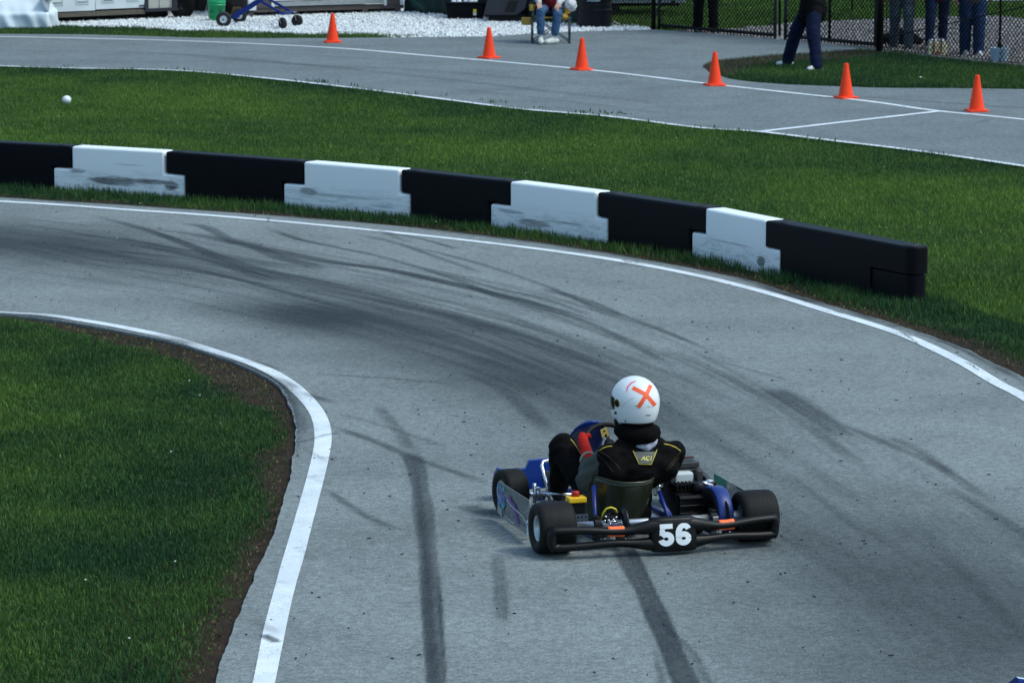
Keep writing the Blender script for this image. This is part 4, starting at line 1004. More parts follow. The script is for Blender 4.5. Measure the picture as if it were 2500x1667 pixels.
gate('fence_gate', (1917, 101), (2137, 122), 'right chain-link gate leaf beside the thick black post', (.497,))
def post(p, r, h, label, m=M_fence, cap=True, name='fence_post'):
    o = MB(); o.tube([(0, 0, -.05), (0, 0, h)], r, 18); q = o.build(name, m); q.location = at(*p)
    if cap: MB().lathe([(r*1.15, 0), (r*1.15, .02), (r*.8, .045), (.001, .06)], (0, 0, h), n=18).build('post_cap', m, q)
    return tag(q, label, 'fence post')
post((1595, 74), .040, 1.95, 'thick black gate post right of the trash drum'); post((2147, 126), .058, 2.0, 'thickest black fence post between right gate leaf and person in grey jeans')
post((1903, 92), .022, 1.3, 'thin black post between the two gate leaves', cap=True)
post((2080, 33), .014, 1.2, 'thin black stake in the grass beyond the right gate leaf')
def fence(pa, pb, label, rod=None, mids=(), z0=.03):
    A, B = at(*pa), at(*pb); g_ = empty('chain_link_fence', A, 0, label, 'fence'); B = B-A; A = Vector((0, 0, 0))
    link_mesh('chain_link', A, B, z0, FT_-.02, g_)
    b = MB(); pipe(b, A+Z*FT_, B+Z*FT_, .022); b.build('top_rail', M_fence, g_)
    b = MB(); b.bar(A+Z*z0, B+Z*z0, .008, .008); b.build('tension_wire', M_fence, g_)
    if rod: b = MB(); b.tube([A+(B-A)*rod[0]+Z*rod[1], A+(B-A)*rod[2]+Z*rod[3]], .009, 8); b.build('truss_rod', M_fence, g_)
    for t in mids: b = MB(); q = A.lerp(B, t); b.tube([q, q+Z*FT_], .022, 12); b.build('line_post', M_fence, g_)
    b = MB(); b.bar(A+Z*.05+(B-A).normalized()*.07, A+Z*FT_+(B-A).normalized()*.07, .02, .008); b.build('tension_bar', M_fence, g_)
    return g_
fence((2156, 127), (3150, 224), 'chain-link fence with a slanting truss rod on the right, before three standing people', (0, .20, .92, 2.25 if False else 1.78), (.62,))
fence((1330, 50), (1588, 73), 'chain-link fence behind the trash drum', (.42, .42, .96, .16), (.3,))

# ------------------------------------------------------------------ things behind and beside the fence
bag = body('duffel_bag', [('c', (-.20, 0, .09), (.22, 0, .09), .10, .10, 0), ('e', (0, .0, .16), (.16, .11, .12), 0), ('e', (.25, .03, .07), (.13, .10, .08), 0)], [cloth('black_nylon', (.006, .006, .008))], .012, 2, .02, 14, None, .0, 2)
bag.location = at(2196, 112); tag(bag, 'black duffel bag on the gravel between the grey jeans', 'bag')
MB().tube([(-.16, -.03, .17), (-.08, -.06, .26), (.06, -.06, .25), (.14, -.03, .17)], .011, 8).build('handle', M_pl, bag)
# first-aid cooler bag
fa = empty('first_aid_bag', at(2287, 137), .06, 'cream first aid bag with black straps and a red cross behind the fence', 'first aid bag')
M_cream = mat('cream_canvas', (.62, .54, .36), .8, var=.12, vscale=14, bump=.3, bscale=40); M_strap = mat('black_webbing', (.008, .008, .012), .7)
MB().prism([(-.135, -.085), (.135, -.085), (.135, .085), (-.135, .085)], 0, .215, .03).build('bag_body', M_cream, fa, .012, 3)
wl = body('lining', [('e', (-.06, 0, .215), (.075, .07, .038), 0), ('e', (.06, -.01, .22), (.07, .07, .04), 0), ('e', (0, .02, .225), (.08, .05, .035), 0)], [cloth('white_lining', (.55, .56, .62))], .007, 1, .012, 30, fa, .2, 4)
for sx in (-1, 1):
    MB().tube([(sx*.055, -.088, .005), (sx*.055, -.090, .20), (sx*.052, -.070, .255), (sx*.045, 0, .27), (sx*.052, .075, .25), (sx*.055, .090, .20), (sx*.055, .09, .005)], .017, 6, ry=.004).build('strap', M_strap, fa)
b = MB(); b.box((-.002, -.0885, .055), (.052, .004, .020)); b.box((-.002, -.0895, .055), (.020, .004, .056)); b.build('red_cross', mat('red_print', (.45, .012, .015), .6), fa)
# bucket with a canopy leg standing in it
bk = empty('bucket', at(2440, 153), .3, 'pale blue bucket by the fence with a black pole standing in it', 'bucket')
M_pb = mat('pale_blue_plastic', (.30, .42, .52), .5, var=.12, vscale=10)
MB().lathe([(.0, .002), (.118, .002), (.122, .01), (.138, .205), (.143, .215), (.138, .220), (.132, .21), (.116, .02), (0, .02)], n=32).build('bucket_shell', M_pb, bk)
MB().lathe([(.0, .165), (.128, .165)], n=24).build('concrete_fill', mat('weight_concrete', (.2, .2, .2), .9), bk)
cp = MB().tube([(0, 0, .165), (0, 0, 2.2)], .017, 12).build('canopy_pole', M_fence); cp.location = at(2440, 153); tag(cp, 'black canopy pole standing in the pale blue bucket', 'pole')
MB().lathe([(.018, 0), (.036, .005), (.036, .07), (.026, .10), (.018, .11)], (0, 0, .19), n=16).build('pole_sleeve', M_fence, cp)
# black steel drum
dr = empty('trash_drum', at(1451, 68.5), 0, 'black steel trash drum with white lettering beside the seated person', 'trash drum')
M_drum = mat('black_drum_paint', (.003, .004, .008), .4, .0, var=.4, vscale=12, bump=.2, bscale=8, spec=.2)
pf = [(.0, .01), (.285, .01), (.29, .0), (.29, .02)]
for i in range(41):
    z_ = .02+.84*i/40; r = .286+.010*math.exp(-((z_-.29)/.012)**2)+.010*math.exp(-((z_-.58)/.012)**2)+.0015*math.sin(z_*70)*(1 if .35 < z_ < .55 or z_ > .63 else 0)
    pf.append((r, z_))
pf += [(.296, .87), (.296, .885), (.284, .885), (.280, .86), (.275, .05), (.0, .05)]
MB().lathe(pf, n=48).build('drum_shell', M_drum, dr)
b = MB()
for row, (za, n_) in enumerate(((.475, 5), (.452, 7), (.50, 4))):
    for k in range(n_):
        a_ = -PI/2-.05+(k-n_/2)*.11; a0, a1 = a_, a_+random.uniform(.05, .09); zz = za+random.uniform(-.003, .003); r = .2905
        b.add([(r*math.cos(a0), r*math.sin(a0), zz), (r*math.cos(a1), r*math.sin(a1), zz), (r*math.cos(a1), r*math.sin(a1), zz+.012), (r*math.cos(a0), r*math.sin(a0), zz+.013)], [(0, 1, 2, 3)])
b.build('stencilled_lettering', mat('pale_blue_paint', (.45, .62, .70), .6), dr)
# utility trailer beyond the fence
tr = empty('utility_trailer', at(1540, 40), .10, 'low grey utility trailer in the grass behind the chain-link fence', 'trailer')
M_gr = mat('grey_panel', (.24, .30, .34), .5, .1, var=.15); b = MB(); b.box((-.1, .1, .62), (1.9, 1.3, .02)); b.box((-.1, -.56, .40), (1.9, .03, .28)); b.box((-.1, .76, .40), (1.9, .03, .28)); b.box((.86, .1, .40), (.03, 1.29, .28)); b.box((-1.06, .1, .40), (.03, 1.29, .28)); b.build('side_panels', M_gr, tr, .004)
b = MB(); b.box((-.1, -.585, .345), (1.92, .02, .035)); b.tube([(-1.0, -.3, .22), (.8, -.3, .22)], .03, 8); b.build('frame_rail', M_fence, tr)
for sx in (-.45,): MB().lathe([(.06, -.07), (.17, -.075), (.2, -.05), (.2, .05), (.17, .075), (.06, .07)], (sx, -.42, .2), (0, 1, 0), 28).build('wheel', mat('old_tyre', (.012, .012, .013), .8), tr)
MB().box((.66, -.60, .25), (.06, .02, .10)).build('tail_bracket', M_fence, tr)

# ------------------------------------------------------------------ sheds
M_wd = mat('weathered_white_paint', (.56, .62, .65), .6, var=.16, vscale=3, bump=.15, bscale=20); M_trimw = mat('white_trim', (.66, .70, .73), .55, var=.06)
M_side = mat('cream_ribbed_metal', (.40, .40, .36), .5, .0, var=.08, vscale=2); M_dktrim = mat('dark_trim', (.014, .017, .028), .5); M_wood = mat('weathered_beam', (.10, .085, .068), .85, var=.45, vscale=18, bump=.4, bscale=50)
M_void = mat('board_and_gap_shade', (.010, .009, .009), .9); M_brown = mat('brown_siding', (.085, .068, .062), .75, var=.15, vscale=5, bump=.2, bscale=25); M_roof = mat('grey_shingles', (.07, .07, .075), .9, var=.3, vscale=14)  # M_void: near-black for dark boards and for shade painted into gaps and recess
def frame_to(pa, pb):
    A, B = at(*pa), at(*pb); d = (B-A); L = d.length; return A, math.atan2(d.y, d.x), L
# left shed: local x along its front, y to the back
A, an, Lf = frame_to((-150, 73), (431, 47.5))
s1 = empty('garden_shed', A, an, 'cream ribbed shed with peeling white panelled double doors behind the white tarp', 'shed')
kx = lambda xp: (Lf*(xp+150)/581)        # picture column to local x
D_ = 2.4; Hs = 2.3
b = MB(); 
for x0, x1 in ((kx(-150), kx(100)), (kx(360), kx(419))):
    b.box(((x0+x1)/2, .02, .20+Hs/2), (x1-x0, .03, Hs))
    nrib = max(2, int((x1-x0)/.23))
    for k in range(nrib+1):
        xx = x0+.012+(x1-x0-.024)*k/nrib; b.box((xx, -.003, .20+Hs/2), (.022, .018, Hs))
b.box((.02, D_/2, .2+Hs/2), (.03, D_-.06, Hs)); b.box((Lf-.02, D_/2, .2+Hs/2), (.03, D_-.06, Hs)); b.box((Lf/2, D_, .2+Hs/2), (Lf, .03, Hs))
b.build('wall', M_side, s1)
b = MB()
for xx, w_ in ((kx(354), .065), (kx(425.5), .09), (kx(96), .05)): b.box((xx, -.012, .185+Hs/2), (w_, .05, Hs+.03))
b.box(((kx(354)+kx(431))/2, -.018, .175), (kx(431)-kx(349), .05, .055)); b.box((Lf/2, -.02, .2+Hs+.05), (Lf+.1, .06, .12)); b.build('corner_trim', M_dktrim, s1)
def door_leaf(x0, x1, z0, n, zp):
    b = MB(); b.box(((x0+x1)/2, -.006, z0+1.0), (x1-x0, .035, 2.0)); d_ = b.build('door', M_wd, s1, .003)
    for k in range(n):
        cx = x0+(x1-x0)*(k+.5)/n+(.0); w_ = (x1-x0)/n*.50
        for zz, hh in ((z0+zp, .50), (z0+zp+.62, .55), (z0+zp+1.25, .42)):
            q = MB(); q.box((cx, -.030, zz+.008), (w_*.82, .016, .016)); q.box((cx, -.030, zz+hh), (w_*.82, .016, .016)); q.box((cx-w_*.45, -.030, zz+hh/2), (.016, .016, hh+.02)); q.box((cx+w_*.45, -.030, zz+hh/2), (.016, .016, hh+.02)); q.build('moulding', M_wd, d_)
            MB().box((cx, -.0245, zz+.026), (w_*.74, .004, .022)).build('panel_recess', mat('panel_gap', (.10, .11, .12), .8), d_)
    return d_
d1 = door_leaf(kx(101), kx(226), .208, 2, .12); d2 = door_leaf(kx(227.5), kx(349), .222, 2, .12)
MB().box((kx(116), -.032, .262), (.075, .012, .026)).build('hinge', M_dktrim, d1)
b = MB(); b.box((kx(343), -.034, .255), (.12, .012, .022)); b.box((kx(349), -.036, .255), (.035, .014, .06)); b.build('hinge', M_dktrim, d2)
b = MB(); b.box((kx(230), .03, .155), (kx(352)-kx(108), .08, .085)); b.build('floor_beam', M_wood, s1, .004)
b = MB(); b.box((Lf/2+.1, .65, .09), (Lf-.3, .9, .17)); b.build('skid_gap_shade', M_void, s1)  # skid block in near-black, the shade of the underfloor gap painted in
b = MB()
b.add([(-.1, -.12, 2.56), (Lf+.1, -.12, 2.56), (Lf+.1, D_/2, 3.2), (-.1, D_/2, 3.2), (Lf+.1, D_+.12, 2.56), (-.1, D_+.12, 2.56)], [(0, 1, 2, 3), (3, 2, 4, 5), (0, 5, 4, 1), (1, 4, 2), (0, 3, 5)]); b.build('roof', M_roof, s1)
# brown shed
A, an, L2 = frame_to((605, 45), (985, 33.5))
s2 = empty('storage_shed', A, an, 'brown storage shed with white trim and white roll-up door behind the blue kart stand', 'shed')
k2 = lambda xp: L2*(xp-605)/380; Hs = 2.35
b = MB()
for x0, x1 in ((k2(624), k2(661)), (k2(942), k2(976))):
    for j in range(2): xa = x0+(x1-x0)*j/2; b.box((xa+(x1-x0)/4, .0, .17+Hs/2), ((x1-x0)/2-.004, .03, Hs))
b.box((.02, 1.2, .17+Hs/2), (.03, 2.36, Hs)); b.box((L2-.02, 1.2, .17+Hs/2), (.03, 2.36, Hs)); b.box((L2/2, 2.4, .17+Hs/2), (L2, .03, Hs)); b.box((L2/2, .01, 2.4), (L2-.1, .03, .3)); b.build('wall', M_brown, s2)
b = MB()
for x0, x1, zb in ((605, 624, .13), (660.5, 667.5, .17), (935.5, 942, .15), (975.5, 983.5, .15)): b.box(((k2(x0)+k2(x1))/2, -.012, zb+1.22), (k2(x1)-k2(x0)-.003, .05, 2.44))
b.build('trim', M_trimw, s2, .003)
b = MB(); b.box(((k2(667.5)+k2(935.5))/2, .012, 1.27), (k2(935.5)-k2(667.5), .03, 2.0))
for k in range(16): b.box(((k2(667.5)+k2(935.5))/2, -.006, .44+k*.12), (k2(935.5)-k2(667.5), .010, .03))
b.build('roll_up_door', mat('white_door', (.70, .75, .78), .45, var=.03), s2)
MB().box(((k2(667.5)+k2(935.5))/2, -.012, .272), (k2(935)-k2(668), .03, .016)).build('door_seal', M_dktrim, s2)
def tread_mat():
    m = bpy.data.materials.new('tread_plate'); m.use_nodes = True; n, l, b = nodes(m); tc = n.new('ShaderNodeTexCoord').outputs['Object']
    mp = n.new('ShaderNodeMapping'); l.new(tc, mp.inputs[0]); mp.inputs['Rotation'].default_value = (0, .5, 0)
    wv_ = n.new('ShaderNodeTexWave'); wv_.inputs['Scale'].default_value = 13; wv_.inputs['Distortion'].default_value = 1; l.new(mp.outputs[0], wv_.inputs[0])
    l.new(mixc(n, l, ramp(n, l, wv_.outputs['Fac'], [(.35, 0.), (.6, 1.)]), (.06, .07, .075), (.62, .66, .68)), b.inputs['Base Color']); b.inputs['Metallic'].default_value = .3; b.inputs['Roughness'].default_value = .4; return m
MB().box(((k2(667.5)+k2(935.5))/2, -.014, .222), (k2(935)-k2(668), .02, .07)).build('tread_plate', tread_mat(), s2)
b = MB(); b.box((L2/2+.02, .03, .132), (L2-.02, .05, .085)); b.build('floor_beam', M_brown, s2, .003)
b = MB()
for xx in (.06, k2(890), L2-.10): b.box((xx, .35, .045), (.10, .7, .09))
b.build('support_block', M_brown, s2)
MB().box((L2/2, 1.3, .045), (L2-.3, 1.7, .088)).build('skid_gap_shade', M_void, s2)  # block coloured near-black to paint the shade of the gap below the floor
b = MB(); b.add([(-.1, -.15, 2.55), (L2+.1, -.15, 2.55), (L2+.1, 1.2, 3.2), (-.1, 1.2, 3.2), (L2+.1, 2.55, 2.55), (-.1, 2.55, 2.55)], [(0, 1, 2, 3), (3, 2, 4, 5), (0, 5, 4, 1), (1, 4, 2), (0, 3, 5)]); b.build('roof', M_roof, s2)
# dark cargo box between the sheds
A, an, L3 = frame_to((428, 34), (612, 30))
s3 = empty('cargo_box', A, an, 'very dark brown cargo box standing in the gap between the two sheds', 'cargo box')
b = MB(); b.box((L3/2, .9, 1.1), (L3, 1.8, 2.1)); b.build('box_wall', mat('dark_brown_board', (.018, .015, .014), .7, var=.2), s3, .01)
b = MB()
for k in range(5): b.box((.1+k*(L3-.2)/4, -.012, 1.1), (.05, .02, 2.08))
b.build('rib', M_void, s3)
# tarp-covered pallet
tp_ = [(-1.15, 0), (0, 0), (.03, .5), (0, 1.15), (-1.15, 1.15)]
A = at(118, 73)
b = MB(); n = 40; vs = []; NX, NZ = 60, 22
def tarp(u, v_):
    # u around perimeter 0..1 (front then right side), v_ 0 foot .. 1 top edge
    W_, Dp = 1.45, .9; per = W_+Dp; s_ = u*per
    if s_ < W_: x_, y_ = -W_+s_, 0.; nx_, ny_ = 0, -1
    else: x_, y_ = 0., s_-W_; nx_, ny_ = 1, 0
    slope = .32*v_ if v_ > .52 else 0
    fold = (.020*math.sin(s_*17+v_*4)+.014*math.sin(s_*31+1.3+v_*7))*(1-v_)**.8+.012*math.sin(s_*9+v_*9)
    lean = .10*max(0, v_-.50)/.5
    ledge = -.05*(1/(1+math.exp(-(v_-.50)*40)))
    k = fold+ledge-lean
    return Vector((x_+nx_*k, y_+ny_*k+max(0, v_-.5)*.30*(1 if nx_ == 0 else 0), .50*v_**.9+.01*math.sin(s_*6)))
vs = [tarp(i/NX, j/NZ) for j in range(NZ+1) for i in range(NX+1)]
b.add(vs, [(j*(NX+1)+i, j*(NX+1)+i+1, (j+1)*(NX+1)+i+1, (j+1)*(NX+1)+i) for j in range(NZ) for i in range(NX)], 0, True)
top = [vs[NZ*(NX+1)+i] for i in range(NX+1)]
W_, Dp = 1.45, .9; ic = int(NX*W_/(W_+Dp)); tv = []; MT = 12
front = top[:ic+1]
for j in range(MT+1):
    for i, p in enumerate(front):
        q = p.copy(); t = j/MT; q.y += t*(Dp-.2); q.z += .02*math.sin(i*.5+t*5)*t*(1-t)*4+.03*t*(1-t); tv.append(q)
m_ = len(front); b.add(tv, [(j*m_+i, j*m_+i+1, (j+1)*m_+i+1, (j+1)*m_+i) for j in range(MT) for i in range(m_-1)], 0, True)
tb = b.build('tarp_sheet', mat('white_tarp', (.66, .74, .79), .38, var=.05, vscale=4, bump=.35, bscale=6))
tb.location = A; tb.rotation_euler = (0, 0, -.06); tb.name = 'covered_pallet'; tag(tb, 'low pallet load wrapped in white plastic tarp at the far left', 'covered pallet')
kn = body('tarp_knot', [('c', (-.06, .16, .505), (.0, .14, .53), .03, .028, 0), ('e', (.0, .14, .50), (.05, .04, .045), 0)], [mat('white_tarp_fold', (.66, .74, .79), .4)], .008, 1, 0, 9, tb)

# green bucket
M_green = mat('green_plastic', (.0, .33, .12), .42, var=.06)
gb = empty('bucket', at(529, 55, .0), .2, 'bright green plastic bucket on white gravel beside the blue stand', 'bucket')
MB().lathe([(0, .002), (.125, .002), (.130, .012), (.146, .285), (.156, .288), (.156, .300), (.148, .302), (.152, .330), (.158, .332), (.158, .346), (.151, .350), (.154, .372), (.157, .378), (.150, .380), (.140, .30), (.124, .02), (0, .02)], n=40).build('bucket_shell', M_green, gb)
M_ink = mat('dark_green_print', (.004, .09, .045), .6); b = MB()
def on_cyl(b, a0, a1, z0, z1, r0=.1315, k=.058): 
    r = lambda z_: r0+k*z_
    b.add([(r(z0)*math.cos(a0), r(z0)*math.sin(a0), z0), (r(z0)*math.cos(a1), r(z0)*math.sin(a1), z0), (r(z1)*math.cos(a1), r(z1)*math.sin(a1), z1), (r(z1)*math.cos(a0), r(z1)*math.sin(a0), z1)], [(0, 1, 2, 3)])
base_a = -PI/2-.2
on_cyl(b, base_a+.30, base_a+.75, .225, .250); on_cyl(b, base_a+.38, base_a+.68, .16, .215); on_cyl(b, base_a+.46, base_a+.60, .12, .155); on_cyl(b, base_a+.34, base_a+.72, .09, .10)
for k in range(4): on_cyl(b, base_a-.75+k*.13, base_a-.66+k*.13, .17, .20)
on_cyl(b, base_a-.74, base_a-.36, .10, .106); on_cyl(b, base_a-.72, base_a-.42, .085, .09)
b.build('print', M_ink, gb)
MB().tube([(-.158, -.0, .295), (-.185, -.06, .22), (-.17, -.10, .12), (-.12, -.15, .05), (-.05, -.16, .03)], .004, 6).build('handle', mat('wire_handle', (.5, .5, .5), .4, .6), gb)
# black tyres in the gap
M_tyre_far = mat('dark_rubber', (.003, .003, .0035), .8, var=.2, spec=.15)
def wheel_thing(p, r, w_, yaw, label, name='spare_wheel', hubm=None):
    e = empty(name, at(*p), yaw, label, 'wheel')
    MB().lathe([(r*.42, -w_*.42), (r*.85, -w_*.5), (r*.97, -w_*.38), (r, -w_*.15), (r, w_*.15), (r*.97, w_*.38), (r*.85, w_*.5), (r*.42, w_*.42)], (0, 0, r), (0, 1, 0), 36).build('tyre', M_tyre_far, e)
    MB().lathe([(.0, -w_*.1), (r*.18, -w_*.12), (r*.2, -w_*.3), (r*.25, -w_*.3), (r*.3, -w_*.05), (r*.4, -w_*.1), (r*.43, -w_*.4), (r*.43, w_*.4), (0, w_*.1)], (0, 0, r), (0, 1, 0), 28).build('rim', hubm or mat('dark_hub', (.012, .012, .012), .5, .3), e)
    return e
wheel_thing((445, 47), .21, .16, .15, 'dark wheel standing left of the green bucket'); wheel_thing((541, 45), .19, .17, -.1, 'dark wheel standing between green bucket and blue stand')
yb = MB().box((0, 0, .09), (.20, .16, .18)).build('yellow_case', mat('dull_yellow_plastic', (.20, .14, .03), .6), None, .012); yb.location = at(576, 43); tag(yb, 'dull yellow case behind the blue kart stand wheels', 'case')

# blue kart stand on four wheels
ks = empty('kart_stand', at(636, 60), 0, 'blue scissor kart stand with two large and two swivel wheels on gravel', 'kart stand'); K0 = at(636, 60)
def kp(x, y, row):   # picture point on a ground row -> local point
    Yd = at(1250, row).y; return atY(x, y, Yd)-K0
M_bluef = mat('blue_frame_paint', (.004, .022, .16), .45, var=.1, spec=.3)
w1, w2, c1, c2 = kp(546, 49.5, 68.5), kp(584, 41, 58.5), kp(690, 57.5, 74.5), kp(725.5, 52, 67.5)
def wheel(b, c, r, w_, axd, n=32):
    b.lathe([(r*.45, -w_*.40), (r*.82, -w_*.5), (r*.96, -w_*.36), (r, 0), (r*.96, w_*.36), (r*.82, w_*.5), (r*.45, w_*.40)], c, axd, n)
M_rub = mat('black_tyre', (.012, .012, .013), .75, bump=.3, bscale=60); M_whub = mat('white_hub', (.62, .64, .66), .4); M_zinc = mat('zinc', (.50, .53, .55), .35, .7)
for c, lab in ((w1, 0), (w2, 1)):
    r = .128; c = Vector((c.x, c.y, r+.012)); b = MB(); wheel(b, c, r, .085, (0, 1, 0)); wo = b.build('wheel', M_rub, ks)
    MB().lathe([(0, -.034), (.018, -.036), (.02, -.028), (.05, -.022), (.056, -.040), (.060, -.042), (.060, .04), (0, .02)], c, (0, 1, 0), 28).build('hub', M_whub, wo)
    MB().lathe([(0, -.05), (.014, -.05), (.014, -.03)], c, (0, 1, 0), 14).build('axle_end', M_bluef, wo)
for c, axd in ((c1, (.80, .6, 0)), (c2, (.35, .95, 0))):
    r = .098; c = Vector((c.x, c.y, r+.012)); b = MB(); wheel(b, c, r, .062, axd); b.lathe([(0, -.02), (r*.47, -.022), (r*.47, .022), (0, .02)], c, axd, 24); wo = b.build('caster', M_rub, ks)
    ad = Vector(axd).normalized(); b = MB()
    for s_ in (-1, 1): b.bar(c+ad*.040*s_, c+ad*.036*s_+Vector((-.035, .0, .135)), .030, .005)
    b.box(c+Vector((-.035, 0, .14)), (.06, .08, .008)); b.build('fork', M_zinc, wo)
topc = Vector((kp(634, -8, 66)))
def top_at(x, y, row): return kp(x, y, row)
b = MB(); ry0, ry1 = 66, 57
for row, dx in ((68, 0), (58.5, 22)):
    b = MB(); b.bar(kp(564+dx, 43-dx*.28, row), kp(634+dx*.6, -2-dx*.1, row), .046, .046)
    if dx == 0: b.bar(kp(634, -2, 68), kp(700, -42, 68), .03, .03); b.bar(kp(566, 44, 68), kp(602, 24, 68), .04, .07)
    else: b.bar(kp(648, -5, 58.5), kp(712, -46, 58.5), .03, .03)
    b.build('scissor_arm', M_bluef, ks)
for row, xa, ya, xb, yb_ in ((73, 692, 35, 630, 0), (66, 708, 28, 652, -4)): b = MB(); b.bar(kp(xa, ya, row), kp(xb, yb_, row), .040, .040); b.bar(kp(xb, yb_, row), kp(xb-72, yb_-42, row), .030, .030); b.build('scissor_arm', M_bluef, ks)
b = MB(); b.bar(kp(690, 35, 74), kp(716, 29, 66.5), .04, .03); b.bar(w1*1+Vector((0, .05, .0)), w2*1, .03, .03); b.build('cross_bar', M_bluef, ks)
b = MB(); za = kp(700, -42, 68); zb_ = kp(712, -46, 58.5); ta = kp(558, -42, 68); tb2 = kp(580, -46, 58.5)
for p, q in ((za, zb_), (zb_, tb2), (tb2, ta), (ta, za)): b.bar(p, q, .035, .035)
b.build('top_frame', M_bluef, ks)

# green net, black bin with white cups, wedge-shaped case
A, an, L4 = frame_to((986, 33), (1412, 64))
M_net = mat('dark_green_net', (.004, .022, .018), .8, var=.6, vscale=3, bump=.5, bscale=14)
nf = empty('green_net_fence', A, an, 'dark green netting hung behind the black bin and wedge case', 'net'); b = MB(); NX = 90; NZ = 12; vs = []
for j in range(NZ+1):
    for i in range(NX+1):
        x_ = L4*i/NX; z_ = 1.5*j/NZ; vs.append((x_, .03*math.sin(x_*9+z_*2)+.02*math.sin(x_*23), z_))
b.add(vs, [(j*(NX+1)+i, j*(NX+1)+i+1, (j+1)*(NX+1)+i+1, (j+1)*(NX+1)+i) for j in range(NZ) for i in range(NX)], 0, True)
nb = b.build('net_sheet', M_net, nf); so_ = nb.modifiers.new('s', 'SOLIDIFY'); so_.thickness = .006
b = MB(); M_netl = mat('teal_cord', (.03, .13, .11), .7)
for k in range(10):
    x0 = .22+k*.045
    b.tube([(x0+random.uniform(-.02, .02), -.06-.01*k, .30-.012*k+random.uniform(-.01, .01)), (x0+.06, -.065-.01*k, .24-.012*k), (x0+.10, -.07-.01*k, .15-.008*k)], .003, 5)
for k in range(7):
    z0 = .30-.03*k; b.tube([(.16+.03*k, -.08, z0), (.34+.04*k, -.09, z0-.045), (.60+.03*k, -.10, z0-.06)], .003, 5)
b.build('net_cord', M_netl, nf)
for t in (.0, .5, 1.0): MB().tube([(L4*t, .06, 0), (L4*t, .06, 1.55)], .02, 8).build('net_post', M_fence, nf)
bn = empty('storage_bin', at(1136, 49), 0, 'black storage bin with a yellow and white sticker and cups on top', 'storage bin')
b = MB(); b.add([(-.30, -.20, 0), (.30, -.20, 0), (.33, -.23, .28), (-.33, -.23, .28), (-.30, .20, 0), (.30, .20, 0), (.33, .23, .28), (-.33, .23, .28)], [(0, 1, 2, 3), (5, 4, 7, 6), (1, 5, 6, 2), (4, 0, 3, 7), (3, 2, 6, 7), (1, 0, 4, 5)]); b.build('bin_body', M_blk, bn, .02, 3)
MB().box((0, 0, .295), (.70, .50, .03)).build('lid', M_blk, bn, .012, 3)
b = MB(); b.box((.165, -.2265, .165), (.055, .004, .055)); st_ = b.build('sticker', mat('yellow_sticker', (.75, .65, .02), .5), bn)
MB().box((.165, -.2225, .112), (.055, .004, .048)).build('sticker_field', mat('white_sticker', (.7, .72, .75), .5), st_)
M_cup = mat('white_cup', (.68, .70, .74), .4)
for k, (cx, cy) in enumerate(((-.19, -.15), (-.105, -.17), (.015, -.10), (.11, -.17), (.17, -.15))):
    q = MB().lathe([(.0, .0), (.046, .0), (.050, .004), (.050, .014), (.045, .016), (.036, .11), (.034, .115), (0, .115)], n=24).build('white_cup', M_cup); q.location = at(1136, 49)+Vector((cx, cy, .311))
    tag(q, ['white upside-down cup at the left end of the bin lid', 'white upside-down cup, second from left on the bin lid', 'white upside-down cup in the middle of the bin lid, set furthest back', 'white upside-down cup, second from right on the bin lid', 'white upside-down cup at the right end of the bin lid'][k], 'cup', 'white cups on the black bin')
wc = empty('equipment_case', at(1238, 56), -.05, 'dark wedge-shaped plastic case with a square recess left of the seated person', 'equipment case')
pol = [(-.39, .13), (.18, .13), (.33, .25), (.36, .42), (.30, .52), (-.26, .52), (-.33, .36)]
M_wc = mat('dark_slate_plastic', (.020, .022, .032), .5, var=.2); b = MB()
Mx = Matrix(((1, 0, 0, 0), (0, 0, -1, 0), (0, 1, 0, 0), (0, 0, 0, 1))); b.prism(pol, -.22, .22, .03, 0, Mx); b.build('case_shell', M_wc, wc, .012)
MB().add([(-.04+.0, -.226, .19), (.14, -.226, .19), (.20, -.226, .38), (.04, -.226, .38)], [(0, 1, 2, 3)]).build('recess', M_void, wc)  # flat quad, the recess's shade painted on as near-black
MB().box((.0, .03, .07), (.62, .34, .14)).build('case_base', M_void, wc, .01)

# ball and litter
bl = MB().ell((0, 0, 0), (.058, .058, .054), 0, 28).build('plastic_ball', mat('white_ball', (.74, .80, .82), .4, var=.03), None); bl.location = at(163, 256, 0)+Vector((0, 0, .062)); tag(bl, 'white ball lying in the lawn at the left', 'ball')
MB().tube([(.057*math.cos(t)*.99, .057*math.sin(t)*.5-.02, .048*math.sin(t)) for t in [PI*k/14-PI/2 for k in range(15)]], .0015, 5).build('seam', mat('grey_seam', (.25, .3, .33), .5), bl)
lt = body('paper_scrap', [('e', (0, 0, .03), (.035, .02, .02), 0), ('e', (.03, .01, .025), (.02, .02, .012), 0)], [mat('scrap_paper', (.6, .62, .58), .7)], .004, 0, .0, 9); lt.location = at(2248, 196); tag(lt, 'small crumpled white paper scrap on the grass island', 'paper scrap')

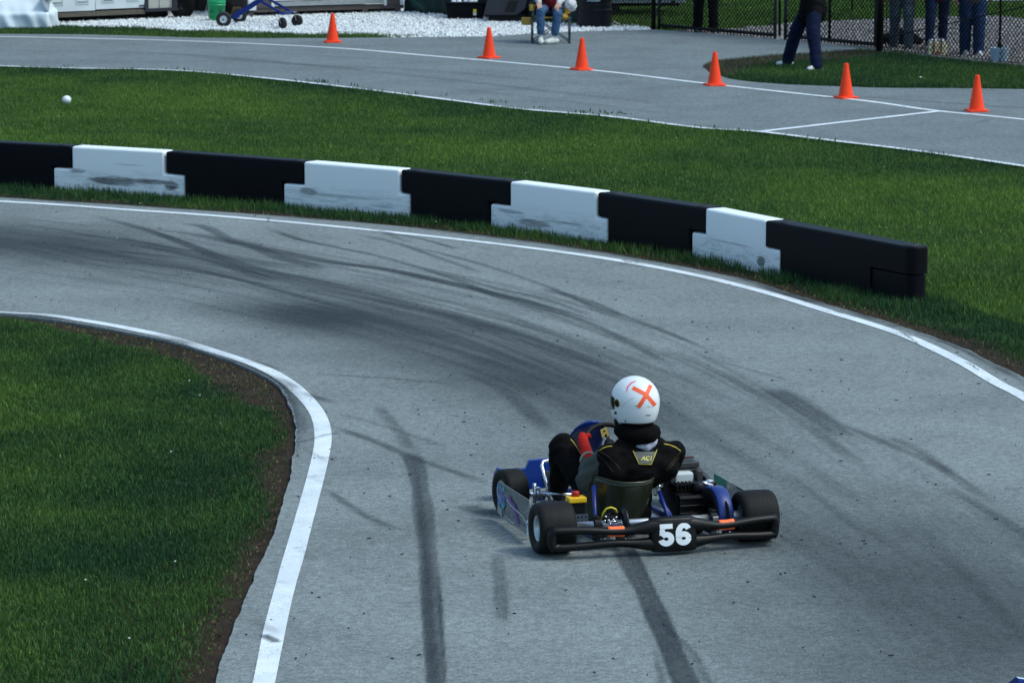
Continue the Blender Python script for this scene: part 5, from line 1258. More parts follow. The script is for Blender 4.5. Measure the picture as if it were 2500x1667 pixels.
# ================================================================== THE KART AND ITS DRIVER
def _same(p, z):      # slide a ground point along the line of sight onto height z
    t = (z-H)/(-H); return Vector((p[0]*t, p[1]*t, z))
KO = _same((.7732, 19.4016), ZA); KPSI = math.radians(16.404)
M_tire = mat('slick_rubber', (.006, .006, .006), .65, var=.5, vscale=14, bump=.3, bscale=70, spec=.22); M_rim = mat('silver_rim', (.55, .58, .60), .35, .75)
M_bk = mat('gloss_black_plastic', (.0030, .0034, .0042), .42, var=.2, vscale=7, spec=.25); M_mb = mat('matt_black', (.003, .003, .004), .6, spec=.25)
M_kb = mat('kart_blue', (.004, .016, .14), .35, var=.08, spec=.4); M_kbf = mat('fairing_blue', (.004, .030, .20), .30, var=.08, spec=.5); M_guard = mat('guard_blue', (.006, .026, .17), .4, var=.12)
M_chrome = mat('chrome', (.70, .73, .75), .22, .95); M_alu = mat('aluminium', (.45, .48, .50), .35, .85); M_steel = mat('bright_axle', (.62, .64, .66), .28, .8)
M_orange = mat('orange_tape', (1.0, .16, .03), .6, var=.04); M_num = mat('white_number', (.80, .84, .88), .5, var=.02)
M_seat = mat('smoked_fibreglass', (.022, .026, .013), .30, var=.45, vscale=3, spec=.4, coat=.2)
def text_mesh(s, size, bold=.0, align='CENTER'):
    cu = bpy.data.curves.new('t', 'FONT'); cu.body = s; cu.size = size; cu.offset = bold*size; cu.align_x = align; cu.align_y = 'CENTER'; cu.resolution_u = 6; cu.fill_mode = 'FRONT'
    ob = bpy.data.objects.new('t', cu); C.objects.link(ob); dg = bpy.context.evaluated_depsgraph_get(); dg.update()
    me = bpy.data.meshes.new_from_object(ob.evaluated_get(dg)); bpy.data.objects.remove(ob)
    v = [Vector(x.co) for x in me.vertices]; f = [list(p.vertices) for p in me.polygons]; bpy.data.meshes.remove(me); return v, f
def digit_shape(ch, w_=1.0, h=1.4, t=.34, n=22):
    """heavy grotesque 5 and 6 as flat quads strips; returns verts (x, z) and faces"""
    v = []; f = []
    def ribbon(c, ws):
        o = len(v)
        for i, (p, wd) in enumerate(zip(c, ws)):
            a = c[max(i-1, 0)]; b = c[min(i+1, len(c)-1)]; d = Vector((b[0]-a[0], b[1]-a[1])).normalized(); q = Vector((-d.y, d.x))
            for s_ in (-1, 1): v.append((p[0]+q.x*wd/2*s_, p[1]+q.y*wd/2*s_))
        for i in range(len(c)-1): f.append([o+2*i, o+2*i+1, o+2*i+3, o+2*i+2])
    def quad(*p): o = len(v); v.extend(p); f.append([o, o+1, o+2, o+3])
    if ch == '6':
        cx, cz, rx, rz = .5*w_, .32*h, .5*w_-t/2, .32*h-t/2
        ribbon([(cx+rx*math.cos(2*PI*k/n), cz+rz*math.sin(2*PI*k/n)) for k in range(n+1)], [t]*(n+1))
        # stem: from the left of the bowl up and round to the top right
        pts = [(t/2, .34*h), (t/2, .50*h), (t*.52, .62*h), (t*.66, .74*h), (t*.95, .84*h), (.44*w_, h-t*.47), (.56*w_, h-t*.44), (.68*w_, h-t*.50), (.77*w_, h-t*.72), (.82*w_, h-t*1.0)]
        ribbon(pts, [t, t, t, t, t*.96, t*.90, t*.88, t*.92, t, t])
    else:
        for k in range(8): xa, xb = .14*w_+.79*w_*k/8, .14*w_+.79*w_*(k+1)/8; quad((xa, h-t*.86), (xb, h-t*.86), (xb, h), (xa, h))
        for k in range(5): za, zb = .50*h+(.49*h-.86*t)*k/5, .50*h+(.49*h-.86*t)*(k+1)/5; quad((.10*w_+.03*k/5, za), (.10*w_+t*.93, za), (.10*w_+t*.93, zb), (.10*w_+.03*(k+1)/5, zb))
        cx, cz, rx, rz = .5*w_, .33*h, .5*w_-t/2, .33*h-t/2
        a0, a1 = math.radians(142), math.radians(-166)
        ribbon([(cx+rx*math.cos(a0+(a1-a0)*k/n), cz+rz*math.sin(a0+(a1-a0)*k/n)) for k in range(n+1)], [t*.85]+[t]*(n))
    return v, f
def number56(fn, sc_w, sc_h, gap=.10, t=.36):
    """fn maps (u, v) in 0..1 to a 3-D point"""
    V_, F_ = [], []; W_ = 2.0+gap
    for i, ch in enumerate('56'):
        v, f = digit_shape(ch, 1.0, 1.42, t); o = len(V_)
        V_ += [fn((x+i*(1+gap))/W_, z/1.42) for x, z in v]; F_ += [[k+o for k in q] for q in f]
    return V_, F_

kt = empty('racing_kart', KO, KPSI, 'blue and black racing kart with number 56 on its rear bumper, driven round the bend', 'racing kart')
def kwheel(x, y, r, w_, yaw=0, side=1):
    """side = +1 outer face towards +x"""
    R = Matrix.Rotation(yaw, 3, 'Z'); ax = R @ Vector((side, 0, 0)); c = Vector((x, y, r)); b = MB(); h = w_/2; ri = .068
    b.lathe([(ri-.004, -h*.80), (ri+.012, -h*.93), (r*.72, -h), (r*.90, -h*.97), (r*.968, -h*.84), (r*.992, -h*.62), (r, -h*.25), (r, h*.25), (r*.992, h*.62), (r*.968, h*.84), (r*.90, h*.97), (r*.72, h), (ri+.012, h*.93), (ri-.004, h*.80)], c, ax, 48)
    t = b.build('wheel', M_tire, kt); b = MB()
    b.lathe([(.0, h*.15), (.020, h*.15), (.022, h*.30), (.030, h*.30), (.034, h*.05), (.052, h*.0), (.058, h*.45), (.060, h*.78), (ri+.004, h*.86), (ri+.006, h*.80), (ri-.004, h*.6), (ri-.006, -h*.7), (ri+.004, -h*.84), (.058, -h*.7), (.05, -h*.1), (0, -h*.1)], c, ax, 36)
    b.build('rim', M_rim, t); b = MB()
    a_, b_, d_ = basis(ax)
    b.lathe([(0, h*.15), (.013, h*.15), (.013, h*.55), (.0, h*.56)], c, ax, 12)
    for k in range(3): q = 2*PI*k/3; b.lathe([(0, 0), (.006, 0), (.006, .012), (0, .013)], c+d_*h*.06+(a_*math.cos(q)+b_*math.sin(q))*.042, ax, 8)
    b.build('wheel_nuts', M_mb, t); return t
kwheel(-.575, 0, .14, .205, 0, -1); kwheel(.575, 0, .14, .205, 0, 1)
kwheel(-.50, 1.05, .131, .135, math.radians(7), -1); kwheel(.50, 1.05, .131, .135, math.radians(7), 1)
MB().tube([(-.50, 0, .14), (.50, 0, .14)], .021, 20).build('rear_axle', M_steel, kt)
# chassis
b = MB()
rail = lambda s_: [(s_*.16, 1.38, .055), (s_*.27, 1.22, .055), (s_*.30, 1.05, .055), (s_*.23, .86, .055), (s_*.25, .6, .05), (s_*.33, .38, .05), (s_*.33, .05, .06), (s_*.33, -.02, .065)]
for s_ in (-1, 1): b.tube(rail(s_), .015, 12)
for y_, x_ in ((1.36, .17), (.88, .24), (.42, .31)): b.tube([(-x_, y_, .052), (x_, y_, .052)], .014, 10)
b.build('chassis_frame', M_kb, kt)
MB().add([(-.25, .42, .040), (.25, .42, .040), (.22, .88, .040), (.17, 1.36, .040), (-.17, 1.36, .040), (-.22, .88, .040)], [(0, 1, 2, 3, 4, 5)]).build('floor_tray', M_alu, kt)
for pts in ([(-.315, .06, .07), (-.305, .10, .16), (-.290, .17, .32)], [(.125, .05, .07), (.104, .09, .155), (.082, .17, .27)], [(.155, .12, .06), (.135, .13, .14), (.098, .19, .22)]):
    MB().tube(pts, .0115, 10).build('seat_strut', M_kb, kt)
for s_ in (-1, 1):
    b = MB(); b.box((s_*.33, 0, .125), (.03, .06, .13)); b.lathe([(.024, -.02), (.045, -.02), (.045, .02), (.024, .02)], (s_*.33, 0, .14), (1, 0, 0), 24); b.build('axle_bearing', M_mb, kt, .004)
# seat shell
b = MB(); NU, NV = 28, 12; vs = []; SXc = -.105
def seatp(u, v_, off=0.):
    a = PI*(.0+u)      # 0 = right front edge, pi/2 = back, pi = left front
    zt = .362-.028*math.sin(a)**2-.10*(abs(math.cos(a)))**14
    z_ = .045+(zt-.045)*v_; fl = .72+.28*v_**.6
    rx = (.205-off)*fl; ryk = (.20-off)
    yb = .32-ryk*math.sin(a)*(.55+.55*v_)-.0; fr = .12*(abs(math.cos(a))**2)
    x_ = SXc+rx*math.cos(a)/max(1, 1); x_ = SXc+rx*(abs(math.cos(a))**.72)*(1 if math.cos(a) > 0 else -1)
    return Vector((x_+.030*v_, yb+fr-.0, z_))
outer = [seatp(i/NU, j/NV) for j in range(NV+1) for i in range(NU+1)]; inner = [seatp(i/NU, j/NV, .012)+Vector((0, .0, 0)) for j in range(NV+1) for i in range(NU+1)]
no_ = len(outer); vs = outer+inner; st = NU+1
fs = [(j*st+i, j*st+i+1, (j+1)*st+i+1, (j+1)*st+i) for j in range(NV) for i in range(NU)]
fs += [(no_+j*st+i+1, no_+j*st+i, no_+(j+1)*st+i, no_+(j+1)*st+i+1) for j in range(NV) for i in range(NU)]
fs += [(NV*st+i, NV*st+i+1, no_+NV*st+i+1, no_+NV*st+i) for i in range(NU)]
b.add(vs, fs, 0, True); seat = b.build('seat', M_seat, kt)
b = MB(); b.tube([seatp(i/NU, 1.0, .006) for i in range(NU+1)], .0075, 8); b.build('seat_rim', M_seat, seat)
fl = [seatp(i/NU, 0) for i in range(NU+1)]; MB().add(fl+[Vector((SXc-.12, .60, .05)), Vector((SXc+.12, .60, .05))][::-1], [tuple(range(NU+1))+(NU+1, NU+2)]).build('seat_pan', M_seat, seat)
# rear bumper: two rails, end plates and number plate (continuous moulding)
def brail(zf, rf, n=40):
    p, r1, r2 = [], [], []
    for i in range(n+1):
        x_ = -.655+1.31*i/n; y_ = -.185-.045*math.cos(PI*x_/1.31)+.02; p.append((x_, y_, zf(x_))); a, c = rf(x_); r1.append(a); r2.append(c)
    return p, r1, r2
cxp = .030    # centre of the number plate
top_z = lambda x_: .1560+.008*math.exp(-((x_-cxp)/.13)**2)-.016*math.exp(-((abs(x_-cxp)-.30)/.14)**2)
bot_z = lambda x_: .066-.006*math.exp(-((x_-cxp)/.18)**2)+.012*math.exp(-((abs(x_-cxp)-.32)/.14)**2)
b = MB(); lp, ra, rc = [], [], []
by = lambda x_: -.185-.045*math.cos(PI*x_/1.31)+.02
fl_ = lambda x_: math.exp(-(abs(x_-cxp)/.185)**4)
XE = .610
for k in range(61):
    x_ = -XE+2*XE*k/60; lp.append((x_, by(x_), top_z(x_))); ra.append(.0225+.022*fl_(x_)); rc.append(.028+.012*fl_(x_))
for k in range(1, 8):
    t = PI/2-PI*k/8; lp.append((XE+.020*math.cos(t), by(XE)+.010*math.cos(t), .110+.050*math.sin(t))); ra.append(.027); rc.append(.032)
for k in range(61):
    x_ = XE-2*XE*k/60; lp.append((x_, by(x_), bot_z(x_))); ra.append(.0225+.018*fl_(x_)); rc.append(.026+.012*fl_(x_))
for k in range(1, 8):
    t = -PI/2-PI*k/8; lp.append((-XE+.020*math.cos(t), by(XE)-.010*math.cos(t), .110+.050*math.sin(t))); ra.append(.027); rc.append(.032)
b.tube(lp, ra, 16, closed=True, ry=rc, up=(0, 1, 0))
rb = b.build('rear_bumper', M_bk, kt)
# number plate: bulged panel
def platep(u, v_, off=0):   # u -1..1, v 0..1
    x_ = cxp+u*.125; z_ = .022+.182*v_; y_ = -.262+.018*abs(u)**4+.012*(2*v_-1)**4+.012*(v_) - off
    return Vector((x_+.004*(1-v_), y_, z_-.007*abs(u)**4*(v_ > .5)+.004*abs(u)**4*(v_ < .5)))
b = MB(); NU, NV = 20, 16
fr_ = [platep(-1+2*i/NU, j/NV) for j in range(NV+1) for i in range(NU+1)]; bkf = [Vector((p.x*.96+.04*cxp, -.165, min(max(p.z, .03), .20))) for p in fr_]; st = NU+1; n0 = len(fr_)
fs = [(j*st+i, j*st+i+1, (j+1)*st+i+1, (j+1)*st+i) for j in range(NV) for i in range(NU)]+[(n0+j*st+i+1, n0+j*st+i, n0+(j+1)*st+i, n0+(j+1)*st+i+1) for j in range(NV) for i in range(NU)]
per = [i for i in range(NU+1)]+[j*st+NU for j in range(1, NV+1)]+[NV*st+i for i in range(NU-1, -1, -1)]+[j*st for j in range(NV-1, 0, -1)]
fs += [(per[k], n0+per[k], n0+per[(k+1) % len(per)], per[(k+1) % len(per)]) for k in range(len(per))]
b.add(fr_+bkf, fs, 0, True); pl = b.build('number_plate', M_bk, rb)
v, f = number56(lambda u, w_: platep(-.78+1.50*u, .19+.66*w_, .0032), 1, 1); MB().add(v, f).build('number', M_num, pl)
for x0 in (-.285, .338):
    pts = []; rr = []
    for k in range(7):
        x_ = x0-.046+.092*k/6; pts.append((x_, -.185-.045*math.cos(PI*x_/1.31)+.02, top_z(x_))); rr.append(.0235)
    MB().tube(pts, rr, 16, up=(0, 0, 1), ry=[.0290]*7).build('orange_tape', M_orange, rb)
for x_ in (-.30, .30): b = MB(); b.bar((x_, -.10, .08), (x_, -.19, .10), .02, .02); b.box((x_+.005, -.197, .112), (.014, .014, .05)); b.build('bumper_mount', M_alu, kt)
for x_, z_ in ((-.345, .105), (-.23, .10), (.36, .10)): MB().ell((x_, -.20, z_), (.006, .004, .006), 0, 8).build('bumper_bolt', M_alu, kt)
# side panels (clear, with stickers)
def clear_mat():
    m = mat('smoked_clear_plastic', (.20, .23, .24), .16, alpha=.52, spec=.6); return m
M_clear = clear_mat()
pan = [(.93, .205), (.88, .228), (.58, .236), (.26, .240), (.225, .20), (.225, .055), (.30, .042), (.70, .036), (.90, .045), (.93, .09)]
for s_ in (-1, 1):
    b = MB(); n = len(pan); xo = s_*.628
    def px3(y_, z_, o=0): return Vector((s_*((.628 if s_ < 0 else .700)+o-.04*max(0, y_-.55)), y_, z_ if s_ < 0 else .05+(z_-.05)*(.62+.16*min(1, max(0, (y_-.3)/.6)))))
    b.add([px3(y_, z_) for y_, z_ in pan]+[px3(y_, z_, -.004) for y_, z_ in pan], [tuple(range(n)), tuple(range(2*n-1, n-1, -1))]+[(k, (k+1) % n, n+(k+1) % n, n+k) for k in range(n)])
    sp2 = b.build('side_panel', M_clear, kt)
    b = MB()
    for y_ in (.36, .78): b.tube([(s_*.31, y_, .052), (s_*.60, y_, .052), (s_*.612, y_, .08), (s_*.612, y_, .15)], .008, 8)
    b.tube([(s_*.612, .30, .075), (s_*.60, .85, .075)], .008, 8); b.build('side_bar', M_mb, kt)
    if s_ < 0:
        v, f = number56(lambda u, w_: px3(.925-.175*u, .090+.125*w_, .003), 1, 1, t=.26)
        m5 = mat('cyan_purple_number', (.0, .30, .36), .5); n_, l_, b_ = nodes(m5); tc = n_.new('ShaderNodeTexCoord'); 
        l_.new(mixc(n_, l_, ramp(n_, l_, noise(n_, l_, tc.outputs['Object'], 16, 2), [(.48, 0.), (.52, 1.)]), (.0, .42, .46), (.09, .09, .50)), b_.inputs['Base Color'])
        MB().add(v, f).build('side_number', m5, sp2)
        b = MB(); b.add([px3(.66, .20, .002), px3(.60, .17, .002), px3(.53, .165, .002), px3(.47, .10, .002), px3(.44, .055, .002), px3(.50, .07, .002), px3(.54, .12, .002), px3(.60, .135, .002), px3(.68, .16, .002)], [tuple(range(9))]); b.build('purple_sticker', mat('purple_print', (.16, .05, .28), .5), sp2)
        MB().add([px3(.30, .042, .002), px3(.235, .05, .002), px3(.235, .13, .002), px3(.30, .125, .002)], [(0, 1, 2, 3)]).build('white_sticker', M_num, sp2)
        b = MB(); 
        for z_ in (.066, .085, .104): b.add([px3(.285, z_, .003), px3(.25, z_+.004, .003), px3(.25, z_+.012, .003), px3(.285, z_+.008, .003)], [(0, 1, 2, 3)])
        b.build('sticker_print', mat('grey_print', (.08, .09, .12), .6), sp2)
        b = MB(); b.add([px3(.92, .04, .002), px3(.82, .04, .002), px3(.82, .085, .002), px3(.92, .085, .002)], [(0, 1, 2, 3)]); b.build('grey_patch', mat('pale_grey_film', (.30, .36, .36), .4), sp2)
        b = MB(); b.tube([px3(.70, .16, .003), px3(.62, .145, .003), px3(.50, .14, .004), px3(.36, .13, .004), px3(.28, .10, .004), px3(.245, .05, .004)], .0035, 6); b.tube([px3(.75, .06, .003), px3(.55, .055, .003)], .003, 6); b.build('panel_ridge', M_alu, sp2)
    else:
        MB().add([px3(.95, .23, -.008), px3(.76, .23, -.008), px3(.76, .135, -.008), px3(.95, .135, -.008)], [(0, 1, 2, 3)]).build('green_sticker', mat('green_film', (.0, .30, .19), .5), sp2)
        MB().tube([px3(.62, .225, 0), px3(.25, .235, 0)], .006, 6).build('panel_trim', M_mb, sp2)
        b = MB(); b.bar(px3(.66, .12, -.02), px3(.42, .155, -.02), .02, .012); b.bar(px3(.55, .10, -.03), px3(.40, .12, -.03), .02, .02); b.build('panel_bracket', M_chrome, sp2)
# front fairing
def fair(x_):
    a = abs(x_); zt = .218 if a < .265 else (.218-(a-.265)/.02*.045 if a < .285 else (.173 if a < .40 else .173+(a-.40)*.30)); yb = 1.40+.10*(1-(a/.55)**2)-.04*(a > .45)*(a-.45)*6
    zb = .05 if a < .3 else .05+(a-.3)*.16
    return zt, yb, zb
b = MB(); xs2 = [-.465, -.455, -.44, -.40, -.36, -.32, -.286, -.285, -.265, -.264, -.2, -.14, -.07, 0, .07, .14, .2, .264, .265, .285, .286, .32, .36, .40, .44, .455, .465]; vs = []
for x_ in xs2:
    zt, yb, zb = fair(x_); vs += [(x_, yb, zb), (x_, yb-.005, (zb+zt)/2), (x_, yb, zt), (x_*1.0, yb+.022, zt+.003), (x_*1.0, yb+.09, (zb+zt)/2+.015), (x_, yb+.11, zb+.035), (x_, yb+.06, zb)]
n = len(xs2); fs = [(i*7+k, i*7+(k+1) % 7, (i+1)*7+(k+1) % 7, (i+1)*7+k) for i in range(n-1) for k in range(7)]+[tuple(range(7)), tuple((n-1)*7+k for k in range(7))[::-1]]
b.add(vs, fs, 0, True); ff = b.build('front_fairing', M_kbf, kt); es = ff.modifiers.new('e', 'EDGE_SPLIT'); es.split_angle = math.radians(35)
b = MB(); b.tube([(-.17, 1.36, .05), (-.19, 1.44, .09), (.19, 1.44, .09), (.17, 1.36, .05)], .010, 8); b.build('front_bumper_bar', M_chrome, kt)
b = MB(); b.tube([(-.262, 1.08, .065), (-.270, 1.12, .16), (-.278, 1.18, .245), (-.262, 1.21, .262), (-.22, 1.215, .268), (-.05, 1.215, .272)], .0095, 10); b.tube([(-.05, 1.215, .272), (.0, 1.2, .2), (.0, 1.1, .06)], .009, 8); b.build('foot_hoop', M_chrome, kt)
# spindles, tie rods, pedals, steering
b = MB()
for s_ in (-1, 1):
    b.tube([(s_*.30, 1.05, .085), (s_*.42, 1.05, .125)], .012, 8); b.tube([(s_*.36, 1.05, .06), (s_*.36, 1.05, .17)], .011, 8); b.box((s_*.345, 1.05, .11), (.03, .04, .075))
    b.tube([(s_*.03, .98, .10), (s_*.36, .99, .125)], .007, 8); b.bar((s_*.36, 1.04, .12), (s_*.37, .98, .125), .02, .008); b.ell((s_*.36, .985, .126), (.013, .013, .013), 0, 10)
b.build('steering_links', M_chrome, kt)
b = MB()
for s_, (x0, y0) in ((-1, (-.235, .95)), (1, (.2, .95))): b.bar((x0-.07, y0-.03, .085), (x0+.02, y0-.08, .075), .03, .006); b.tube([(x0-.05, y0-.03, .09), (x0-.02, y0-.18, .10)], .006, 8)
b.bar((-.335, .80, .10), (-.29, .72, .085), .035, .006); b.ell((-.325, .885, .135), (.012, .012, .01), 0, 8); b.build('pedal_linkage', M_chrome, kt)
b = MB(); b.tube([(-.05, 1.02, .09), (-.05, .68, .42)], .010, 10); b.tube([(-.15, .86, .06), (-.06, .80, .30), (.04, .86, .06)], .009, 8); b.build('steering_column', M_mb, kt)
WC = Vector((-.045, .655, .452)); wn = Vector((.0, -.72, .69)).normalized(); wx = Vector((1, 0, 0)); wy = wn.cross(wx)
sw = [WC+(wx*math.cos(t)*.140+wy*math.sin(t)*.128) for t in [2*PI*k/48 for k in range(48)]]
ro = MB().tube(sw, .0135, 12, closed=True).build('steering_wheel', M_mb, kt)
b = MB(); b.lathe([(0, -.01), (.030, -.01), (.030, .006), (0, .008)], WC, wn, 24)
for t in (PI*.5, PI*1.17, PI*1.83): b.bar(WC, WC+(wx*math.cos(t)*.134+wy*math.sin(t)*.122), .020, .006)
b.build('wheel_spokes', M_mb, ro)
# nassau panel behind the wheel
b = MB(); vs = []; NU = 14; NV = 8
for j in range(NV+1):
    for i in range(NU+1):
        u = i/NU*2-1; v_ = j/NV; hw2 = .15-.03*v_**4*0; x_ = -.075+u*(.118-.03*v_**3); rz = .540-.05*abs(u)**2.4
        vs.append((x_, 1.16-.30*v_-.05*u*u*0+.05*abs(u)**2, .24+(rz-.24)*v_))
b.add(vs, [(j*(NU+1)+i, j*(NU+1)+i+1, (j+1)*(NU+1)+i+1, (j+1)*(NU+1)+i) for j in range(NV) for i in range(NU)], 0, True)
npn = b.build('steering_fairing', M_kbf, kt); sm2 = npn.modifiers.new('s', 'SOLIDIFY'); sm2.thickness = .012
# yellow topped box, perforated bracket
MB().box((-.362, .26, .232), (.100, .075, .030)).build('yellow_cap', mat('yellow_plastic', (.85, .50, .01), .45), kt, .005)
MB().lathe([(0, .0), (.022, 0), (.024, .02), (.020, .028), (0, .03)], (-.362, .27, .247), n=20).build('red_button', mat('red_plastic', (.35, .01, .01), .4), kt)
MB().box((-.362, .265, .160), (.088, .062, .115)).build('battery_box', M_mb, kt, .006)
b = MB(); b.box((-.362, .19, .112), (.092, .006, .10)); br_ = b.build('perforated_bracket', mat('grey_blue_plate', (.12, .15, .20), .45, .3), kt)
b = MB()
for i in range(4):
    for j in range(4): b.lathe([(0, .0), (.0065, 0)], (-.362-.033+i*.022, .1865, .075+j*.024), (0, -1, 0), 10)
b.build('bracket_holes', M_void, br_)
MB().tube([(-.296, .02, .16), (-.293, .0, .200), (-.275, -.01, .228), (-.250, -.015, .234), (-.225, -.01, .222), (-.212, .0, .20)], .0048, 8).build('yellow_cable', mat('yellow_cable_sheath', (.75, .62, .02), .5), kt)
b = MB(); b.lathe([(.022, -.006), (.085, -.006), (.085, .006), (.022, .006)], (-.175, 0, .14), (1, 0, 0), 40); b.build('brake_disc', mat('dark_disc', (.03, .03, .03), .35, .7), kt)
b = MB(); b.box((-.20, .05, .165), (.05, .05, .07)); b.box((-.255, .0, .160), (.055, .04, .05)); b.bar((-.29, .01, .17), (-.24, .02, .19), .02, .02); b.box((-.155, .02, .19), (.012, .03, .08)); b.build('brake_caliper', M_mb, kt, .004)
b = MB()
for p in ((-.285, -.02, .185), (-.27, -.025, .165), (-.243, -.025, .168), (-.225, -.02, .178), (-.29, -.02, .163), (-.21, -.03, .15), (-.262, -.03, .145), (-.175, -.02, .168)): b.lathe([(0, 0), (.007, 0), (.007, .01), (0, .012)], p, (0, -1, .3), 8)
b.tube([(-.285, -.01, .15), (-.25, -.03, .16), (-.20, -.02, .155)], .006, 8); b.build('brake_fittings', M_chrome, kt)
b = MB(); b.tube([(-.19, .0, .185), (-.18, -.04, .13), (-.185, -.03, .09)], .006, 8); b.tube([(-.165, .01, .19), (-.15, -.045, .12), (-.16, -.03, .08)], .006, 8); b.build('brake_hoses', M_mb, kt)
MB().box((-.245, -.04, .125), (.025, .02, .04)).build('blue_clamp', M_kb, kt, .003)
# engine
eg = empty('engine', (.29, .30, .0), 0); eg.parent = kt
b = MB(); b.box((-.01, -.02, .155), (.15, .20, .15)); b.lathe([(0, -.08), (.075, -.08), (.08, -.06), (.08, .05), (.07, .06), (0, .06)], (-.01, -.02, .16), (1, 0, 0), 28)
for k in range(4): b.box((-.005, -.125, .092+k*.042), (.17, .030, .016))
b.build('engine_block', M_bk, eg, .004)
b = MB()
for k in range(6): b.box((-.005, .02, .248+k*.0), (.15-.0*k, .14, .010))
for k in range(7): b.box((-.07+k*.022, .02, .262), (.006, .13, .022))
b.build('cylinder_head', M_mb, eg)
MB().lathe([(0, 0), (.037, 0), (.040, .006), (.040, .040), (.034, .048), (0, .050)], (.045, -.045, .240), (0, 0, 1), 24).build('air_filter', M_bk, eg)
b = MB(); b.lathe([(0, 0), (.016, 0), (.016, .05), (0, .05)], (.075, -.04, .275), (1, 0, .1), 16); b.box((.115, -.045, .275), (.03, .04, .045)); b.tube([(.075, -.07, .285), (.13, -.06, .268)], .006, 8); b.build('carburettor', M_chrome, eg, .003)
b = MB(); b.tube([(.12, -.04, .28), (.16, -.02, .27), (.17, .08, .24)], .007, 8); b.build('fuel_line', M_mb, eg)
b = MB(); b.lathe([(0, 0), (.10, 0), (.10, .04), (.075, .055), (0, .055)], (.082, -.07, .155), (1, 0, 0), 30)
for k in range(4): a = .5+k*1.4; b.lathe([(0, 0), (.010, 0), (.008, .016), (0, .018)], (.135, -.07+.06*math.cos(a), .155+.06*math.sin(a)), (1, 0, 0), 8)
b.build('clutch_cover', M_mb, eg)
b = MB()
for p in ((.11, -.172, .20), (.125, -.172, .165), (.07, -.15, .12), (-.05, -.14, .10), (.10, -.15, .085)): b.lathe([(0, 0), (.008, 0), (.007, .014), (0, .016)], p, (0, -1, .2), 8)
b.build('engine_bolts', M_chrome, eg)
# chain guard: blue arch over the sprocket, seen from behind
b = MB(); gx0, gx1 = .352, .440; cgy, cgz, gr = .115, .140, .165; ar = [math.radians(a) for a in range(186, 39, -7)]
pr_ = [(cgy+gr*math.cos(a)*1.02, cgz+gr*.90*math.sin(a)) for a in ar]+[(.33, .235), (.36, .20)]
pr_ = [(-.052, .055)]+pr_
vs = []
for y_, z_ in pr_:
    for x_, o in ((gx0, .010), (gx0+.010, 0), (gx1-.010, 0), (gx1, .010)): 
        d = Vector((y_-cgy, z_-cgz)).normalized(); vs.append((x_-.10*max(0, y_-.1), y_-d.x*o, z_-d.y*o))
n = len(pr_); fs = [(i*4+k, i*4+k+1, (i+1)*4+k+1, (i+1)*4+k) for i in range(n-1) for k in range(3)]
cc = len(vs); vs += [(gx0+.002-.10*max(0, y_-.1), cgy+(y_-cgy)*.25, cgz+(z_-cgz)*.25) for y_, z_ in pr_]
fs += [(i*4, (i+1)*4, cc+i+1, cc+i) for i in range(n-1)]
nb_ = 3*(n-1); b.add(vs, fs[:nb_], 0, True); b.add(vs, fs[nb_:], 1, True); cg = b.build('chain_guard', [M_guard, M_mb], kt); es = cg.modifiers.new('s', 'SOLIDIFY'); es.thickness = .004
MB().lathe([(.02, -.004), (.095, -.004), (.095, .004), (.02, .004)], (.40, 0, .14), (1, 0, 0), 40).build('sprocket', M_mb, kt)
b = MB(); b.lathe([(0, -.03), (.032, -.03), (.032, .03), (0, .03)], (.463, 0, .14), (1, 0, 0), 24); b.build('wheel_hub', M_alu, kt, .003); MB().box((.335, -.03, .130), (.035, .03, .05)).build('axle_clamp', M_alu, kt, .003)
# tank / shroud and frame beside the driver
b = MB(); b.box((.305, .44, .262), (.115, .10, .115)); b.build('white_tank', mat('white_tank_plastic', (.50, .56, .58), .5, var=.1), kt, .018, 4)
b = MB()
for x_ in (.235, .392): b.box((x_, .44, .225), (.032, .13, .20))
b.box((.31, .49, .348), (.20, .10, .030)); b.box((.33, .50, .315), (.19, .12, .022)); b.build('radiator_frame', mat('dark_grey_frame', (.035, .036, .038), .5, .2), kt, .004)
MB().box((.30, .52, .378), (.20, .03, .010)).build('frame_top_bar', mat('dark_red_bar', (.05, .012, .012), .5), kt, .002)
MB().bar((.405, .46, .30), (.47, .30, .22), .03, .05).build('frame_brace', mat('dark_grey_brace', (.035, .036, .038), .5, .2), kt)
b = MB(); b.lathe([(0, 0), (.045, 0), (.05, .02), (.05, .22), (.04, .24), (0, .24)], (.26, .05, .085), (.1, 1, .1), 20); b.build('exhaust', mat('sooty_exhaust', (.02, .018, .016), .6, .5), kt)

